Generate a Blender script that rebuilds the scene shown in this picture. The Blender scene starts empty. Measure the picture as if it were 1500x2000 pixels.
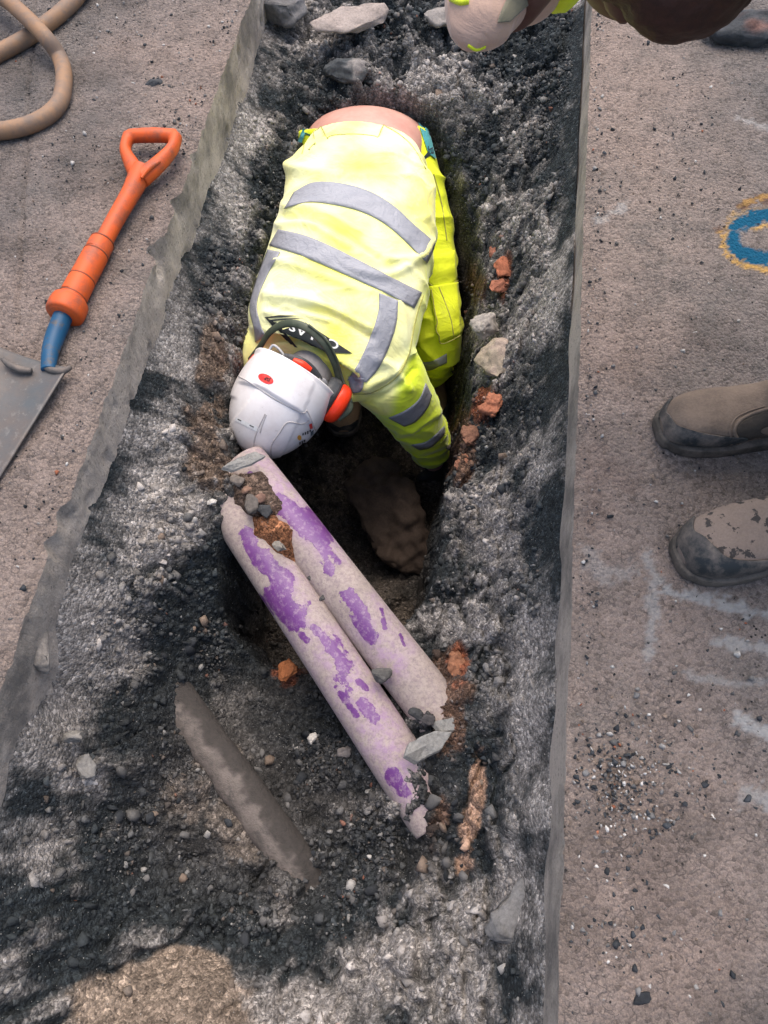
import bpy, bmesh, math, random
import numpy as np
from mathutils import Vector, Matrix
from mathutils.bvhtree import BVHTree

sc = bpy.context.scene
COL = sc.collection
rng = np.random.default_rng(11)
random.seed(5)
R = math.radians

# ------------------------------------------------------------------ camera, sky, sun, exposure
CAM_H, PITCH, FPX = 1.16, R(63.8), 1500.0
cam_d = bpy.data.cameras.new('camera')
cam = bpy.data.objects.new('camera', cam_d); COL.objects.link(cam)
cam.location = (0, 0, CAM_H)
cam.rotation_euler = (math.pi / 2 - PITCH, 0, 0)
cam_d.sensor_fit = 'VERTICAL'; cam_d.sensor_height = 24.0; cam_d.lens = 24.0 * FPX / 2000.0
cam_d.clip_start = 0.02; cam_d.clip_end = 500
sc.camera = cam

SUN_EL, SUN_AZ = R(67), R(8)          # azimuth from +Y towards +X: the light comes from behind the worker, on the left
w = bpy.data.worlds.new('World'); sc.world = w; w.use_nodes = True
wn = w.node_tree
sky = wn.nodes.new('ShaderNodeTexSky'); sky.sky_type = 'NISHITA'; sky.sun_disc = False
sky.sun_elevation = SUN_EL; sky.sun_rotation = SUN_AZ
sky.air_density = 1.0; sky.dust_density = 4.0; sky.ozone_density = 0.6
bg = wn.nodes['Background']; bg.inputs['Strength'].default_value = 0.15
wn.links.new(sky.outputs['Color'], bg.inputs['Color'])
sun_d = bpy.data.lights.new('sun', 'SUN'); sun_d.energy = 1.3; sun_d.angle = R(60); sun_d.color = (1.0, 0.93, 0.85)
sun = bpy.data.objects.new('sun', sun_d); COL.objects.link(sun)
sdir = Vector((math.sin(SUN_AZ) * math.cos(SUN_EL), math.cos(SUN_AZ) * math.cos(SUN_EL), math.sin(SUN_EL)))
sun.rotation_euler = sdir.to_track_quat('Z', 'Y').to_euler()
sun.location = sdir * 20
vs = sc.view_settings
sc.display_settings.display_device = 'sRGB'
vs.view_transform = 'Standard'; vs.look = 'None'; vs.gamma = 1.0; vs.use_curve_mapping = False
vs.exposure = 1.0

# ------------------------------------------------------------------ helpers: points, noise
CP, SP = math.cos(PITCH), math.sin(PITCH)
def ray(px, py):
    a = (px - 750) / FPX; b = (1000 - py) / FPX
    return np.array([a, CP + b * SP, -SP + b * CP])
def at(px, py, z):                      # the place that shows at (px, py) in the photograph, on height z
    d = ray(px, py); return np.array([0, 0, CAM_H]) + d * ((z - CAM_H) / d[2])
def far(px, py, t):                     # ... at distance t along the camera axis
    return np.array([0, 0, CAM_H]) + ray(px, py) * t
def project(P):
    P = np.asarray(P, float); q = P - np.array([0, 0, CAM_H])
    t = q[..., 1] * CP - q[..., 2] * SP
    return np.stack([750 + FPX * q[..., 0] / t, 1000 - FPX * (q[..., 1] * SP + q[..., 2] * CP) / t], -1)

def _h(i, j, k, seed):
    n = (i.astype(np.int64) * 374761393 + j.astype(np.int64) * 668265263 + k.astype(np.int64) * 2147483647 + seed * 974634777) & 0xFFFFFFFF
    n = ((n ^ (n >> 13)) * 1274126177) & 0xFFFFFFFF
    n = ((n ^ (n >> 16)) * 2246822519) & 0xFFFFFFFF
    return ((n ^ (n >> 15)) & 0xFFFFFF) / float(0xFFFFFF)
def vnoise(P, scale, seed=0):
    P = np.asarray(P, float) * scale
    f = np.floor(P); r = P - f; r = r * r * r * (r * (r * 6 - 15) + 10)
    i, j, k = f[..., 0].astype(np.int64), f[..., 1].astype(np.int64), f[..., 2].astype(np.int64)
    def c(a, b, d): return _h(i + a, j + b, k + d, seed)
    x, y, z = r[..., 0], r[..., 1], r[..., 2]
    v00 = c(0,0,0) * (1-x) + c(1,0,0) * x; v10 = c(0,1,0) * (1-x) + c(1,1,0) * x
    v01 = c(0,0,1) * (1-x) + c(1,0,1) * x; v11 = c(0,1,1) * (1-x) + c(1,1,1) * x
    return ((v00 * (1-y) + v10 * y) * (1-z) + (v01 * (1-y) + v11 * y) * z) * 2 - 1
def fbm(P, scale, octv=4, seed=0, gain=0.5):
    s = 0; a = 1; tot = 0
    for o in range(octv):
        s = s + a * vnoise(P, scale * 2 ** o, seed + o * 17); tot += a; a *= gain
    return s / tot
def worley2(X, Y, scale, seed=0):       # distance to the nearest cell point and that cell's random value
    px, py = X * scale, Y * scale
    i0, j0 = np.floor(px).astype(np.int64), np.floor(py).astype(np.int64)
    best = np.full(px.shape, 9.0); cid = np.zeros(px.shape); sec = np.full(px.shape, 9.0)
    for a in (-1, 0, 1):
        for b in (-1, 0, 1):
            i, j = i0 + a, j0 + b; z = np.zeros_like(i)
            qx = i + _h(i, j, z, seed); qy = j + _h(i, j, z, seed + 1)
            d = np.hypot(px - qx, py - qy); m = d < best
            sec = np.where(m, best, np.minimum(sec, d))
            cid = np.where(m, _h(i, j, z, seed + 2), cid); best = np.where(m, d, best)
    return best, sec, cid
def sstep(a, b, x):
    t = np.clip((x - a) / (b - a), 0, 1); return t * t * (3 - 2 * t)

# ------------------------------------------------------------------ helpers: meshes and objects
def np_mesh(name, V, F, col=None):
    V = np.asarray(V, np.float32).reshape(-1, 3)
    me = bpy.data.meshes.new(name)
    if isinstance(F, np.ndarray): groups = [F]
    else: groups = [g for g in F if len(g)]
    nl = sum(g.size for g in groups); nf = sum(len(g) for g in groups)
    me.vertices.add(len(V)); me.vertices.foreach_set('co', V.ravel())
    me.loops.add(nl); me.polygons.add(nf)
    me.loops.foreach_set('vertex_index', np.concatenate([g.ravel() for g in groups]).astype(np.int32))
    tot = np.concatenate([np.full(len(g), g.shape[1], np.int32) for g in groups])
    st = np.zeros(nf, np.int32); st[1:] = np.cumsum(tot)[:-1]
    me.polygons.foreach_set('loop_start', st)
    me.update(calc_edges=True); me.validate()
    if col is not None: set_col(me, col)
    return me
def set_col(me, col, name='Col'):
    at_ = me.attributes.new(name, 'FLOAT_COLOR', 'POINT')
    c = np.ones((len(me.vertices), 4), np.float32); c[:, :3] = col
    at_.data.foreach_set('color', c.ravel())
def set_f(me, val, name):
    at_ = me.attributes.new(name, 'FLOAT', 'POINT'); at_.data.foreach_set('value', np.asarray(val, np.float32))
def smooth(me, on=True):
    me.polygons.foreach_set('use_smooth', np.full(len(me.polygons), on)); me.update()
def link(name, me, mat=None, parent=None, sm=True):
    o = bpy.data.objects.new(name, me); COL.objects.link(o)
    if mat is not None: me.materials.append(mat)
    if parent is not None: o.parent = parent
    if sm: smooth(me)
    return o
def tag(o, label=None, cat=None, group=None, kind=None):
    if label: o['label'] = label
    if cat: o['category'] = cat
    if group: o['group'] = group
    if kind: o['kind'] = kind
    return o
def empty(name, loc=(0, 0, 0)):
    o = bpy.data.objects.new(name, None); COL.objects.link(o); o.location = loc; o.empty_display_size = 0.1
    return o
def gridF(nv, nu, wrap=False, off=0):   # faces of a grid of nv rows with nu points; wrap joins the row's ends
    i = np.arange(nv - 1)[:, None]; j = np.arange(nu if wrap else nu - 1)[None, :]
    k = (j + 1) % nu
    return (np.stack([i * nu + j, i * nu + k, (i + 1) * nu + k, (i + 1) * nu + j], -1).reshape(-1, 4) + off).astype(np.int32)
def cat(parts):                         # list of (V, [faces...]) into one
    Vs, Fs, n = [], {}, 0
    for V, F in parts:
        V = np.asarray(V, float).reshape(-1, 3)
        for f in ([F] if isinstance(F, np.ndarray) else F):
            if len(f): Fs.setdefault(f.shape[1], []).append(f + n)
        Vs.append(V); n += len(V)
    return np.concatenate(Vs), [np.concatenate(v) for v in Fs.values()]
def spline(P, n):                       # Catmull-Rom through rows of P, n samples
    P = np.asarray(P, float)
    if P.ndim == 1: return spline(P[:, None], n)[:, 0]
    Q = np.vstack([2 * P[0] - P[1], P, 2 * P[-1] - P[-2]])
    m = len(P) - 1
    u = np.linspace(0, m, n); i = np.minimum(u.astype(int), m - 1); t = (u - i)[:, None]
    a, b, c, d = Q[i], Q[i + 1], Q[i + 2], Q[i + 3]
    return 0.5 * (2 * b + (c - a) * t + (2 * a - 5 * b + 4 * c - d) * t ** 2 + (3 * b - a - 3 * c + d) * t ** 3)
def nrm(v): v = np.asarray(v, float); return v / np.maximum(np.linalg.norm(v, axis=-1, keepdims=True), 1e-9)
def tube(path, rad, nu=24, nv=None, flat=1.0, up=(0, 0, 1), caps=True, fn=None):
    """A lofted tube: path points, a radius (or (wide, thick)) per point; closed."""
    nv = nv or 12 * len(path)
    P = spline(path, nv); rad = np.asarray(rad, float)
    if rad.ndim == 1: rad = np.stack([rad, rad * flat], 1)
    Rr = spline(rad, nv)
    T = nrm(np.gradient(P, axis=0)); up = np.asarray(up, float)
    e2 = np.zeros_like(P); prev = up
    for i in range(nv):
        e = prev - T[i] * np.dot(prev, T[i])
        if np.linalg.norm(e) < 1e-5: e = np.cross(T[i], [1, 0, 0])
        prev = e / np.linalg.norm(e); e2[i] = prev
    e1 = np.cross(T, e2)
    th = np.linspace(0, 2 * math.pi, nu, endpoint=False)
    V = P[:, None] + e1[:, None] * (Rr[:, 0, None] * np.cos(th))[..., None] + e2[:, None] * (Rr[:, 1, None] * np.sin(th))[..., None]
    if fn is not None: V = fn(V, P[:, None], th, np.linspace(0, 1, nv))
    return close(V, caps)
def close(V, caps=True):
    nv, nu = V.shape[:2]
    F = gridF(nv, nu, True)
    if not caps: return V.reshape(-1, 3), [F]
    n = nv * nu
    W = np.vstack([V.reshape(-1, 3), V[0].mean(0), V[-1].mean(0)])
    j = np.arange(nu); k = (j + 1) % nu
    t1 = np.stack([k, j, np.full(nu, n)], 1); t2 = np.stack([(nv-1) * nu + j, (nv-1) * nu + k, np.full(nu, n + 1)], 1)
    return W, [F, np.vstack([t1, t2]).astype(np.int32)]
def ball(c, ax, nu=24, nv=16):          # ellipsoid; ax = three axis vectors
    th = np.linspace(0, 2 * math.pi, nu, endpoint=False); ph = np.linspace(0.02, math.pi - 0.02, nv)
    A = np.asarray(ax, float); c = np.asarray(c, float)
    d = np.stack([np.sin(ph)[:, None] * np.cos(th), np.sin(ph)[:, None] * np.sin(th), np.cos(ph)[:, None] * np.ones(nu)], -1)
    return close(c + d @ A)
def box(c, ax):
    A = np.asarray(ax, float); s = np.array([[-1,-1,-1],[1,-1,-1],[1,1,-1],[-1,1,-1],[-1,-1,1],[1,-1,1],[1,1,1],[-1,1,1]], float)
    return np.asarray(c, float) + s @ A, [np.array([[0,3,2,1],[4,5,6,7],[0,1,5,4],[1,2,6,5],[2,3,7,6],[3,0,4,7]], np.int32)]
def evaluated(o, name):
    dg = bpy.context.evaluated_depsgraph_get(); dg.update()
    me = bpy.data.meshes.new_from_object(o.evaluated_get(dg)); me.name = name
    old = o.data; bpy.data.objects.remove(o); bpy.data.meshes.remove(old)
    return me
def remesh(name, parts, voxel=0.005, sm=4):
    """Overlapping closed shapes into one continuous skin."""
    V, F = cat(parts); o = link(name + '_work', np_mesh(name + '_work', V, F))
    m = o.modifiers.new('r', 'REMESH'); m.mode = 'VOXEL'; m.voxel_size = voxel
    if sm: s = o.modifiers.new('s', 'SMOOTH'); s.factor = 0.5; s.iterations = sm
    return evaluated(o, name)
def co(me):
    v = np.zeros(len(me.vertices) * 3, np.float32); me.vertices.foreach_get('co', v); return v.reshape(-1, 3).astype(float)
def nor(me):
    v = np.zeros(len(me.vertices) * 3, np.float32); me.vertex_normals.foreach_get('vector', v); return v.reshape(-1, 3).astype(float)
def push(me, d):                        # move along the normals
    V = co(me) + nor(me) * np.asarray(d)[:, None]
    me.vertices.foreach_set('co', V.astype(np.float32).ravel()); me.update()
def subdiv(name, parts, lv=1, bev=None, sm=True):
    V, F = cat(parts); o = link(name + '_work', np_mesh(name + '_work', V, F))
    if bev: b = o.modifiers.new('b', 'BEVEL'); b.width = bev; b.segments = 2; b.limit_method = 'ANGLE'
    if lv: s = o.modifiers.new('s', 'SUBSURF'); s.levels = lv; s.render_levels = lv
    return evaluated(o, name)

# ------------------------------------------------------------------ helpers: materials
class M:
    def __init__(s, name, rough=0.85, spec=0.3):
        s.m = bpy.data.materials.new(name); s.m.use_nodes = True; s.t = s.m.node_tree
        s.b = s.t.nodes['Principled BSDF']; s.b.inputs['Roughness'].default_value = rough
        s.b.inputs['Specular IOR Level'].default_value = spec
        s.tc = s.t.nodes.new('ShaderNodeTexCoord')
    def set(s, sock, v):
        if isinstance(v, bpy.types.NodeSocket): s.t.links.new(v, sock)
        else:
            if isinstance(v, (tuple, list)) and len(v) == 3 and sock.type == 'RGBA': v = (*v, 1)
            sock.default_value = v
    def n(s, typ, out=0, props={}, **kw):
        nd = s.t.nodes.new('ShaderNode' + typ)
        for k, v in props.items(): setattr(nd, k, v)
        for k, v in kw.items():
            k = k.replace('_', ' ')
            s.set(nd.inputs[int(k[1:]) if k[0] == 'i' and k[1:].isdigit() else k], v)
        return nd.outputs[out]
    def obj(s): return s.tc.outputs['Object']
    def noise(s, scale, detail=4, rough=0.6, vec=None, dist=0.0, out=0):
        return s.n('TexNoise', out, Vector=vec or s.obj(), Scale=scale, Detail=detail, Roughness=rough, Distortion=dist)
    def vor(s, scale, out='Distance', feature='F1', vec=None, rand=1.0):
        return s.n('TexVoronoi', out, {'feature': feature}, Vector=vec or s.obj(), Scale=scale, Randomness=rand)
    def ramp(s, fac, stops, interp='LINEAR'):
        nd = s.t.nodes.new('ShaderNodeValToRGB'); cr = nd.color_ramp; cr.interpolation = interp
        while len(cr.elements) < len(stops): cr.elements.new(0.5)
        for e, (p, c) in zip(cr.elements, stops):
            e.position = p; e.color = (*c, 1) if isinstance(c, (tuple, list)) else (c, c, c, 1)
        s.set(nd.inputs[0], fac); return nd.outputs[0]
    def mix(s, fac, a, b, mode='MIX'):
        nd = s.t.nodes.new('ShaderNodeMix'); nd.data_type = 'RGBA'; nd.blend_type = mode
        s.set(nd.inputs[0], fac); s.set(nd.inputs[6], a); s.set(nd.inputs[7], b); return nd.outputs[2]
    def math(s, op, a, b=0.0, c=None):
        nd = s.t.nodes.new('ShaderNodeMath'); nd.operation = op; s.set(nd.inputs[0], a); s.set(nd.inputs[1], b)
        if c is not None: s.set(nd.inputs[2], c)
        return nd.outputs[0]
    def attr(s, name, out='Color'):
        nd = s.t.nodes.new('ShaderNodeAttribute'); nd.attribute_name = name; return nd.outputs[out]
    def mapping(s, scale=(1, 1, 1), vec=None):
        return s.n('Mapping', Vector=vec or s.obj(), Scale=scale)
    def bump(s, h, strength=0.4, dist=0.005, normal=None):
        kw = dict(Height=h, Strength=strength, Distance=dist)
        if normal is not None: kw['Normal'] = normal
        return s.n('Bump', **kw)
    def fin(s, color=None, normal=None, rough=None):
        if color is not None: s.set(s.b.inputs['Base Color'], color)
        if normal is not None: s.set(s.b.inputs['Normal'], normal)
        if rough is not None: s.set(s.b.inputs['Roughness'], rough)
        return s.m
def dirty(name, base, dirt, rough=0.7, amt=(0.45, 0.65), scale=25, bump=0.15, bscale=300, spec=0.3, var=0.12):
    """A plain painted, rubber or plastic surface with grime of its own and a fine grain."""
    m = M(name, rough, spec)
    f = m.ramp(m.noise(scale, 6, 0.7), [(amt[0], 0.0), (amt[1], 1.0)])
    b2 = m.mix(m.noise(scale * 0.3, 3), tuple(c * (1 - var) for c in base), tuple(min(1, c * (1 + var)) for c in base))
    return m.fin(m.mix(f, b2, dirt), m.bump(m.noise(bscale, 4), bump, 0.002))

# ------------------------------------------------------------------ the trench frame: s runs across, t runs along
O0 = at(139, 955, 0); TA = nrm(at(485, 0, 0) - O0); SA = np.array([TA[1], -TA[0], 0.0])
_r0, _r1 = at(1155, 60, 0) - O0, at(1090, 2000, 0) - O0
def R_edge(t):                          # right edge of the cut
    a0, b0, a1, b1 = _r0 @ SA, _r0 @ TA, _r1 @ SA, _r1 @ TA
    return a0 + (t - b0) / (b1 - b0) * (a1 - a0)
def st(s, t, z=0.0):
    s, t, z = np.broadcast_arrays(s, t, z)
    return O0 + s[..., None] * SA + t[..., None] * TA + np.array([0, 0, 1.0]) * z[..., None]
def to_st(P):
    q = np.asarray(P, float) - O0; return q @ SA, q @ TA
T_LO, T_HI = -1.15, 2.6

# ------------------------------------------------------------------ materials of the ground
def road_mat(name, c1, c2, c3, seed):
    m = M(name, 0.93, 0.2)
    off = m.mapping(vec=m.n('VectorMath', 0, {'operation': 'ADD'}, i0=m.obj(), i1=(seed, seed * 2.3, 0)))
    big = m.ramp(m.noise(2.6, 5, 0.6, off), [(0.36, 0.0), (0.64, 1.0)])
    mid = m.ramp(m.noise(14, 6, 0.7, off), [(0.35, 0.0), (0.66, 1.0)])
    c = m.mix(big, c1, c2)
    c = m.mix(m.math('MULTIPLY', mid, 0.75), c, c3)
    cell = m.vor(150, 'Color', vec=off); g = m.n('SeparateColor', 0, Color=cell)
    c = m.mix(0.55, c, m.ramp(g, [(0.0, 0.25), (0.25, 0.75), (1.0, 1.0)]), 'MULTIPLY')
    c = m.mix(0.7, c, m.ramp(m.noise(420, 5, 0.8, off), [(0.3, 0.30), (0.5, 0.88), (0.72, 1.6)]), 'MULTIPLY')
    spot = m.math('MULTIPLY', m.ramp(m.vor(64, vec=off), [(0.10, 1.0), (0.16, 0.0)]), m.ramp(m.noise(9, 3, 0.6, off), [(0.47, 0.0), (0.56, 1.0)]))
    c = m.mix(spot, c, (0.028, 0.028, 0.03))
    crack = m.ramp(m.vor(70, feature='DISTANCE_TO_EDGE', vec=m.n('VectorMath', 0, {'operation': 'ADD'}, i0=off, i1=m.n('VectorMath', 0, {'operation': 'SCALE'}, i0=m.noise(40, 3, 0.6, off, out=1), Scale=0.02))), [(0.0, 0.45), (0.05, 1.0)])
    crack = m.math('MAXIMUM', crack, m.ramp(m.noise(20, 4, 0.6, off), [(0.42, 0.0), (0.5, 1.0)]))
    c = m.mix(m.math('SUBTRACT', 1.0, crack), c, (0.10, 0.09, 0.085))
    a = m.attr('Col'); c = m.mix(1.0, c, a, 'MULTIPLY')
    pa = m.n('Attribute', 3, {'attribute_name': 'Col'})
    h = m.math('ADD', m.noise(260, 6, 0.75, off), m.math('MULTIPLY', m.vor(150, vec=off), -0.8))
    h = m.math('ADD', h, m.math('MULTIPLY', crack, 0.5))
    return m.fin(c, m.bump(h, 1.0, 0.012))
mat_road = road_mat('road_concrete', (0.375, 0.294, 0.250), (0.27, 0.238, 0.216), (0.48, 0.385, 0.335), 0)
mat_road2 = road_mat('road_concrete_grey', (0.395, 0.305, 0.256), (0.29, 0.252, 0.226), (0.51, 0.405, 0.35), 7)
def cut_mat(name, stretch, k=1.0):
    m = M(name, 0.9, 0.2)
    v = m.mapping(stretch)
    c = m.mix(m.noise(1.0, 6, 0.7, v), tuple(k * x for x in (0.31, 0.265, 0.225)), tuple(k * x for x in (0.48, 0.415, 0.355)))
    c = m.mix(m.ramp(m.noise(5.0, 5, 0.65), [(0.45, 0.0), (0.62, 0.75)]), c, (0.13, 0.12, 0.11))
    c = m.mix(0.5, c, m.ramp(m.noise(320, 4, 0.75), [(0.3, 0.5), (0.7, 1.3)]), 'MULTIPLY')
    ag = m.ramp(m.vor(95), [(0.22, 1.0), (0.30, 0.0)]); agc = m.ramp(m.n('SeparateColor', 0, Color=m.vor(95, 'Color')), [(0.0, (0.11, 0.105, 0.10)), (0.5, (0.26, 0.235, 0.21)), (1.0, (0.42, 0.37, 0.33))])
    c = m.mix(m.math('MULTIPLY', ag, 0.55), c, agc)
    h = m.math('ADD', m.noise(2.0, 5, 0.7, v), m.math('MULTIPLY', m.noise(260, 4, 0.7), 0.5))
    return m.fin(c, m.bump(h, 0.9, 0.010))
mat_cut = cut_mat('cut_concrete', (30, 30, 6), 1.3); mat_saw = cut_mat('sawn_concrete', (60, 4, 110), 1.3)
def soil_mat(name='trench_soil', lo=0.5, hi=1.5, bs=0.75):
    m = M(name, 0.95, 0.18)
    a = m.attr('Col')
    cell = m.n('SeparateColor', 0, Color=m.vor(150, 'Color')); cell2 = m.n('SeparateColor', 1, Color=m.vor(330, 'Color'))
    c = m.mix(0.8, a, m.ramp(cell, [(0.0, lo), (0.55, 0.95), (0.85, 1.25), (1.0, hi + 0.5)]), 'MULTIPLY')
    c = m.mix(0.75, c, m.ramp(cell2, [(0.0, lo), (0.6, 1.0), (1.0, hi)]), 'MULTIPLY')
    c = m.mix(0.8, c, m.ramp(m.noise(240, 6, 0.8), [(0.28, lo), (0.5, 1.0), (0.7, hi)]), 'MULTIPLY')
    sp = m.math('MULTIPLY', m.ramp(m.vor(210), [(0.14, 1.0), (0.2, 0.0)]), m.ramp(m.n('SeparateColor', 2, Color=m.vor(210, 'Color')), [(0.88, 0.0), (0.9, 1.0)]))
    c = m.mix(sp, c, (0.42, 0.40, 0.37))
    h = m.math('ADD', m.noise(180, 6, 0.75), m.math('MULTIPLY', m.vor(150), -1.0))
    h = m.math('ADD', h, m.math('MULTIPLY', m.vor(330), -0.5))
    return m.fin(c, m.bump(h, bs, 0.010))
mat_soil = soil_mat()

# ------------------------------------------------------------------ the two concrete road slabs, cut edges included
def axis_pts(lo, hi, step, far_):
    a = list(np.arange(lo, hi, step)); d, p = step, hi
    while p < far_: a.append(p); d *= 1.5; p += d
    d, p = step * 1.5, lo - step * 1.5
    while p > -far_: a.insert(0, p); d *= 1.5; p -= d
    return np.array(a)
tt = axis_pts(-1.05, 2.3, 0.005, 45.0)
def paint_amount(P, strokes, nk=1.3):           # strokes of (px, py) polylines with a half width; returns 0..1
    q = project(P); out = np.zeros(q.shape[:-1])
    n = fbm(P, 70, 5, 91, 0.7)
    for pts, wd, k in strokes:
        for a, b in zip(pts[:-1], pts[1:]):
            a, b = np.array(a, float), np.array(b, float); d = b - a
            u = np.clip(((q - a) @ d) / max(d @ d, 1e-9), 0, 1)
            dist = np.linalg.norm(q - (a + u[..., None] * d), axis=-1)
            out = np.maximum(out, k * sstep(1.0, 0.35, dist / wd + n * nk + 0.12))
    return out
def slab(name, side):
    ss = np.concatenate([np.arange(0, 0.72, 0.005), 0.72 + np.cumsum(0.008 * 1.6 ** np.arange(17))])
    Tn = tt[:, None] * np.ones((1, len(ss))); Sn = np.ones((len(tt), 1)) * ss[None]
    if side < 0:
        edge = 0.0038 * fbm(np.stack([tt, 0 * tt, 0 * tt], -1), 9, 5, 3, 0.62) + 0.0015 * vnoise(np.stack([tt, 0 * tt + 5, 0 * tt], -1), 60, 4)
        # the bites out of the edge beside the shovel handle and lower down
        for px, py, dpt, hw in ((322, 487, 0.034, 0.016), (338, 470, 0.016, 0.02), (352, 388, 0.022, 0.016), (118, 1000, 0.016, 0.02), (95, 1060, 0.020, 0.015), (392, 300, 0.012, 0.012)):
            s_, t_ = to_st(at(px, py, 0)); edge -= 0.8 * dpt * np.exp(-((tt - t_) / hw) ** 2)
        S0 = edge[:, None] - Sn
    else:
        edge = R_edge(tt) + 0.0022 * fbm(np.stack([tt, 0 * tt, 0 * tt], -1), 9, 5, 8, 0.65) + 0.0012 * vnoise(np.stack([tt, 0 * tt + 5, 0 * tt], -1), 90, 4)
        S0 = edge[:, None] + Sn
    P = st(S0, Tn)
    X, Y = P[..., 0], P[..., 1]
    d1, _, c1 = worley2(X, Y, 62, 21); d2, _, c2 = worley2(X, Y, 120, 31)
    rough = 0.5 + 0.5 * sstep(-0.2, 0.4, fbm(P, 2.2, 3, 44))
    z = rough * (0.0042 * (0.5 - d1) * (c1 > 0.25) + 0.0034 * (0.5 - d2)) + 0.0035 * fbm(P, 12, 4, 6) + 0.004 * fbm(P, 3, 2, 2)
    z += -0.006 * sstep(0.018, 0.0, Sn) * (1 + fbm(P, 60, 3, 9))           # worn arris
    if side < 0:                                                            # the old saw joint across the slab
        q = project(P); a, b = np.array([62, 110.]), np.array([33, 640.]); d = b - a
        u = ((q - a) @ d) / (d @ d); off = np.abs((q - a) @ np.array([d[1], -d[0]]) / np.linalg.norm(d) + 3 * vnoise(P, 30, 5))
        z -= 0.005 * sstep(5, 1, off) * (u > -0.3) * (u < 1.02)
    z *= np.exp(-np.maximum(np.abs(Tn - 0.6) - 1.8, 0))
    P[..., 2] += z
    dist = Sn + 0.12 * fbm(P, 5, 4, 141, 0.6); gk = (sstep(0.06, 0.42, dist) if side > 0 else sstep(0.10, 0.40, dist) * sstep(0.2, 1.0, Tn + 0.3 * fbm(P, 4, 3, 142)))[..., None]
    col = (1 - gk) * np.array([1.10, 1.07, 1.04]) + gk * np.array([0.74, 0.79, 0.82])             # sawing slurry dried pale along the cut
    st_ = sstep(0.12, 0.5, fbm(P, 3.2, 5, 143, 0.62))[..., None]; col = col * (1 - 0.28 * st_)
    if side > 0:
        wpt = paint_amount(P, [([(1262, 1090), (1280, 1130), (1275, 1200), (1265, 1285)], 19, .5), ([(1290, 1156), (1350, 1165), (1420, 1180), (1510, 1205)], 17, .75),
              ([(1400, 1250), (1440, 1262), (1510, 1270)], 18, .6), ([(1442, 1405), (1470, 1425), (1515, 1450)], 22, .8), ([(1350, 1320), (1420, 1335), (1510, 1330)], 13, .4),
              ([(1465, 1550), (1520, 1565)], 30, .55), ([(1140, 1075), (1180, 1120), (1230, 1110)], 26, .3), ([(1170, 430), (1220, 405)], 14, .45), ([(1440, 230), (1500, 250)], 9, .4)])
        th = np.linspace(0, 2 * math.pi, 20)
        ring = lambda cx, cy, rx, ry: [(cx + rx * math.cos(a), cy - ry * math.sin(a)) for a in th]
        yel = paint_amount(P, [(ring(1492, 466, 72, 52), 17, 1.1), ([(1470, 446), (1505, 438)], 8, .9), ([(1455, 395), (1510, 380)], 11, .55)])
        blu = paint_amount(P, [(ring(1494, 462, 62, 42), 24, 1.2)], 0.8)
        brn = paint_amount(P, [([(1455, 400), (1480, 385), (1515, 395)], 17, .8), ([(1403, 445), (1410, 448)], 9, .7), ([(1180, 905), (1230, 940)], 40, .18), ([(1150, 880), (1160, 1000)], 40, .15)])
    me = np_mesh(name, P, gridF(len(tt), len(ss)) if side > 0 else gridF(len(tt), len(ss))[:, ::-1].copy())
    set_col(me, col.reshape(-1, 3))
    o = link(name, me, mat_road if side < 0 else mat_road2)
    if side > 0:
        m = mat_road2; t = m.node_tree; b = t.nodes['Principled BSDF']; src = b.inputs['Base Color'].links[0].from_socket
        for nm, val, rgb in (('Brown', brn, (0.13, 0.055, 0.03)), ('White', wpt, (0.56, 0.55, 0.53)), ('Yellow', yel, (0.72, 0.42, 0.12)), ('Blue', blu, (0.008, 0.13, 0.24))):
            set_f(me, val.ravel(), nm)
            a = t.nodes.new('ShaderNodeAttribute'); a.attribute_name = nm
            mx = t.nodes.new('ShaderNodeMix'); mx.data_type = 'RGBA'; mx.inputs[7].default_value = (*rgb, 1)
            t.links.new(a.outputs['Fac'], mx.inputs[0]); t.links.new(src, mx.inputs[6]); src = mx.outputs[2]
        t.links.new(src, b.inputs['Base Color'])
    # the cut face under the arris
    zz = np.linspace(0, 1, 40)
    E = P[:, 0]
    depth = 0.30
    calm_e = np.zeros_like(tt) if side < 0 else R_edge(tt)                # chips stay near the arris, the face below is straight
    Eb = st(calm_e, tt, E[:, 2]); kz = sstep(0.0, 0.22, zz)[None, :, None]
    Fz = E[:, None] * (1 - kz) + Eb[:, None] * kz; Fz[..., 2] -= zz * depth
    inw = (-1 if side < 0 else 1)
    rel = 0.004 * fbm(Fz, 11, 4, 12, 0.6) + 0.0025 * fbm(Fz, 60, 4, 13, 0.65) - 0.006 * sstep(.25, .5, fbm(Fz, 22, 4, 19))
    if side < 0:                                                            # broken lower edge, thicker here and there
        rel = rel + 0.008 * sstep(0.25, 0.5, zz)[None] * fbm(Fz, 6, 3, 15) - 0.010 * zz[None]
    else:
        rel = rel * 0.12
    Fz += SA * (-inw) * (rel * sstep(0, 0.08, zz))[..., None]
    Fz[:, 1:] += -SA * inw * 0.0
    me2 = np_mesh(name.replace('road', 'face'), Fz, gridF(len(tt), 40)[:, ::-1].copy() if side > 0 else gridF(len(tt), 40))
    f = link('cut_face', me2, mat_cut if side < 0 else mat_saw, o)
    tag(o, kind='structure')
    return o
road_l = slab('road_surface', -1); tag(road_l, 'pale concrete road slab under the shovel and the hose')
road_r = slab('road_surface', 1); tag(road_r, 'concrete road slab with blue, yellow and white paint marks')
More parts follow.
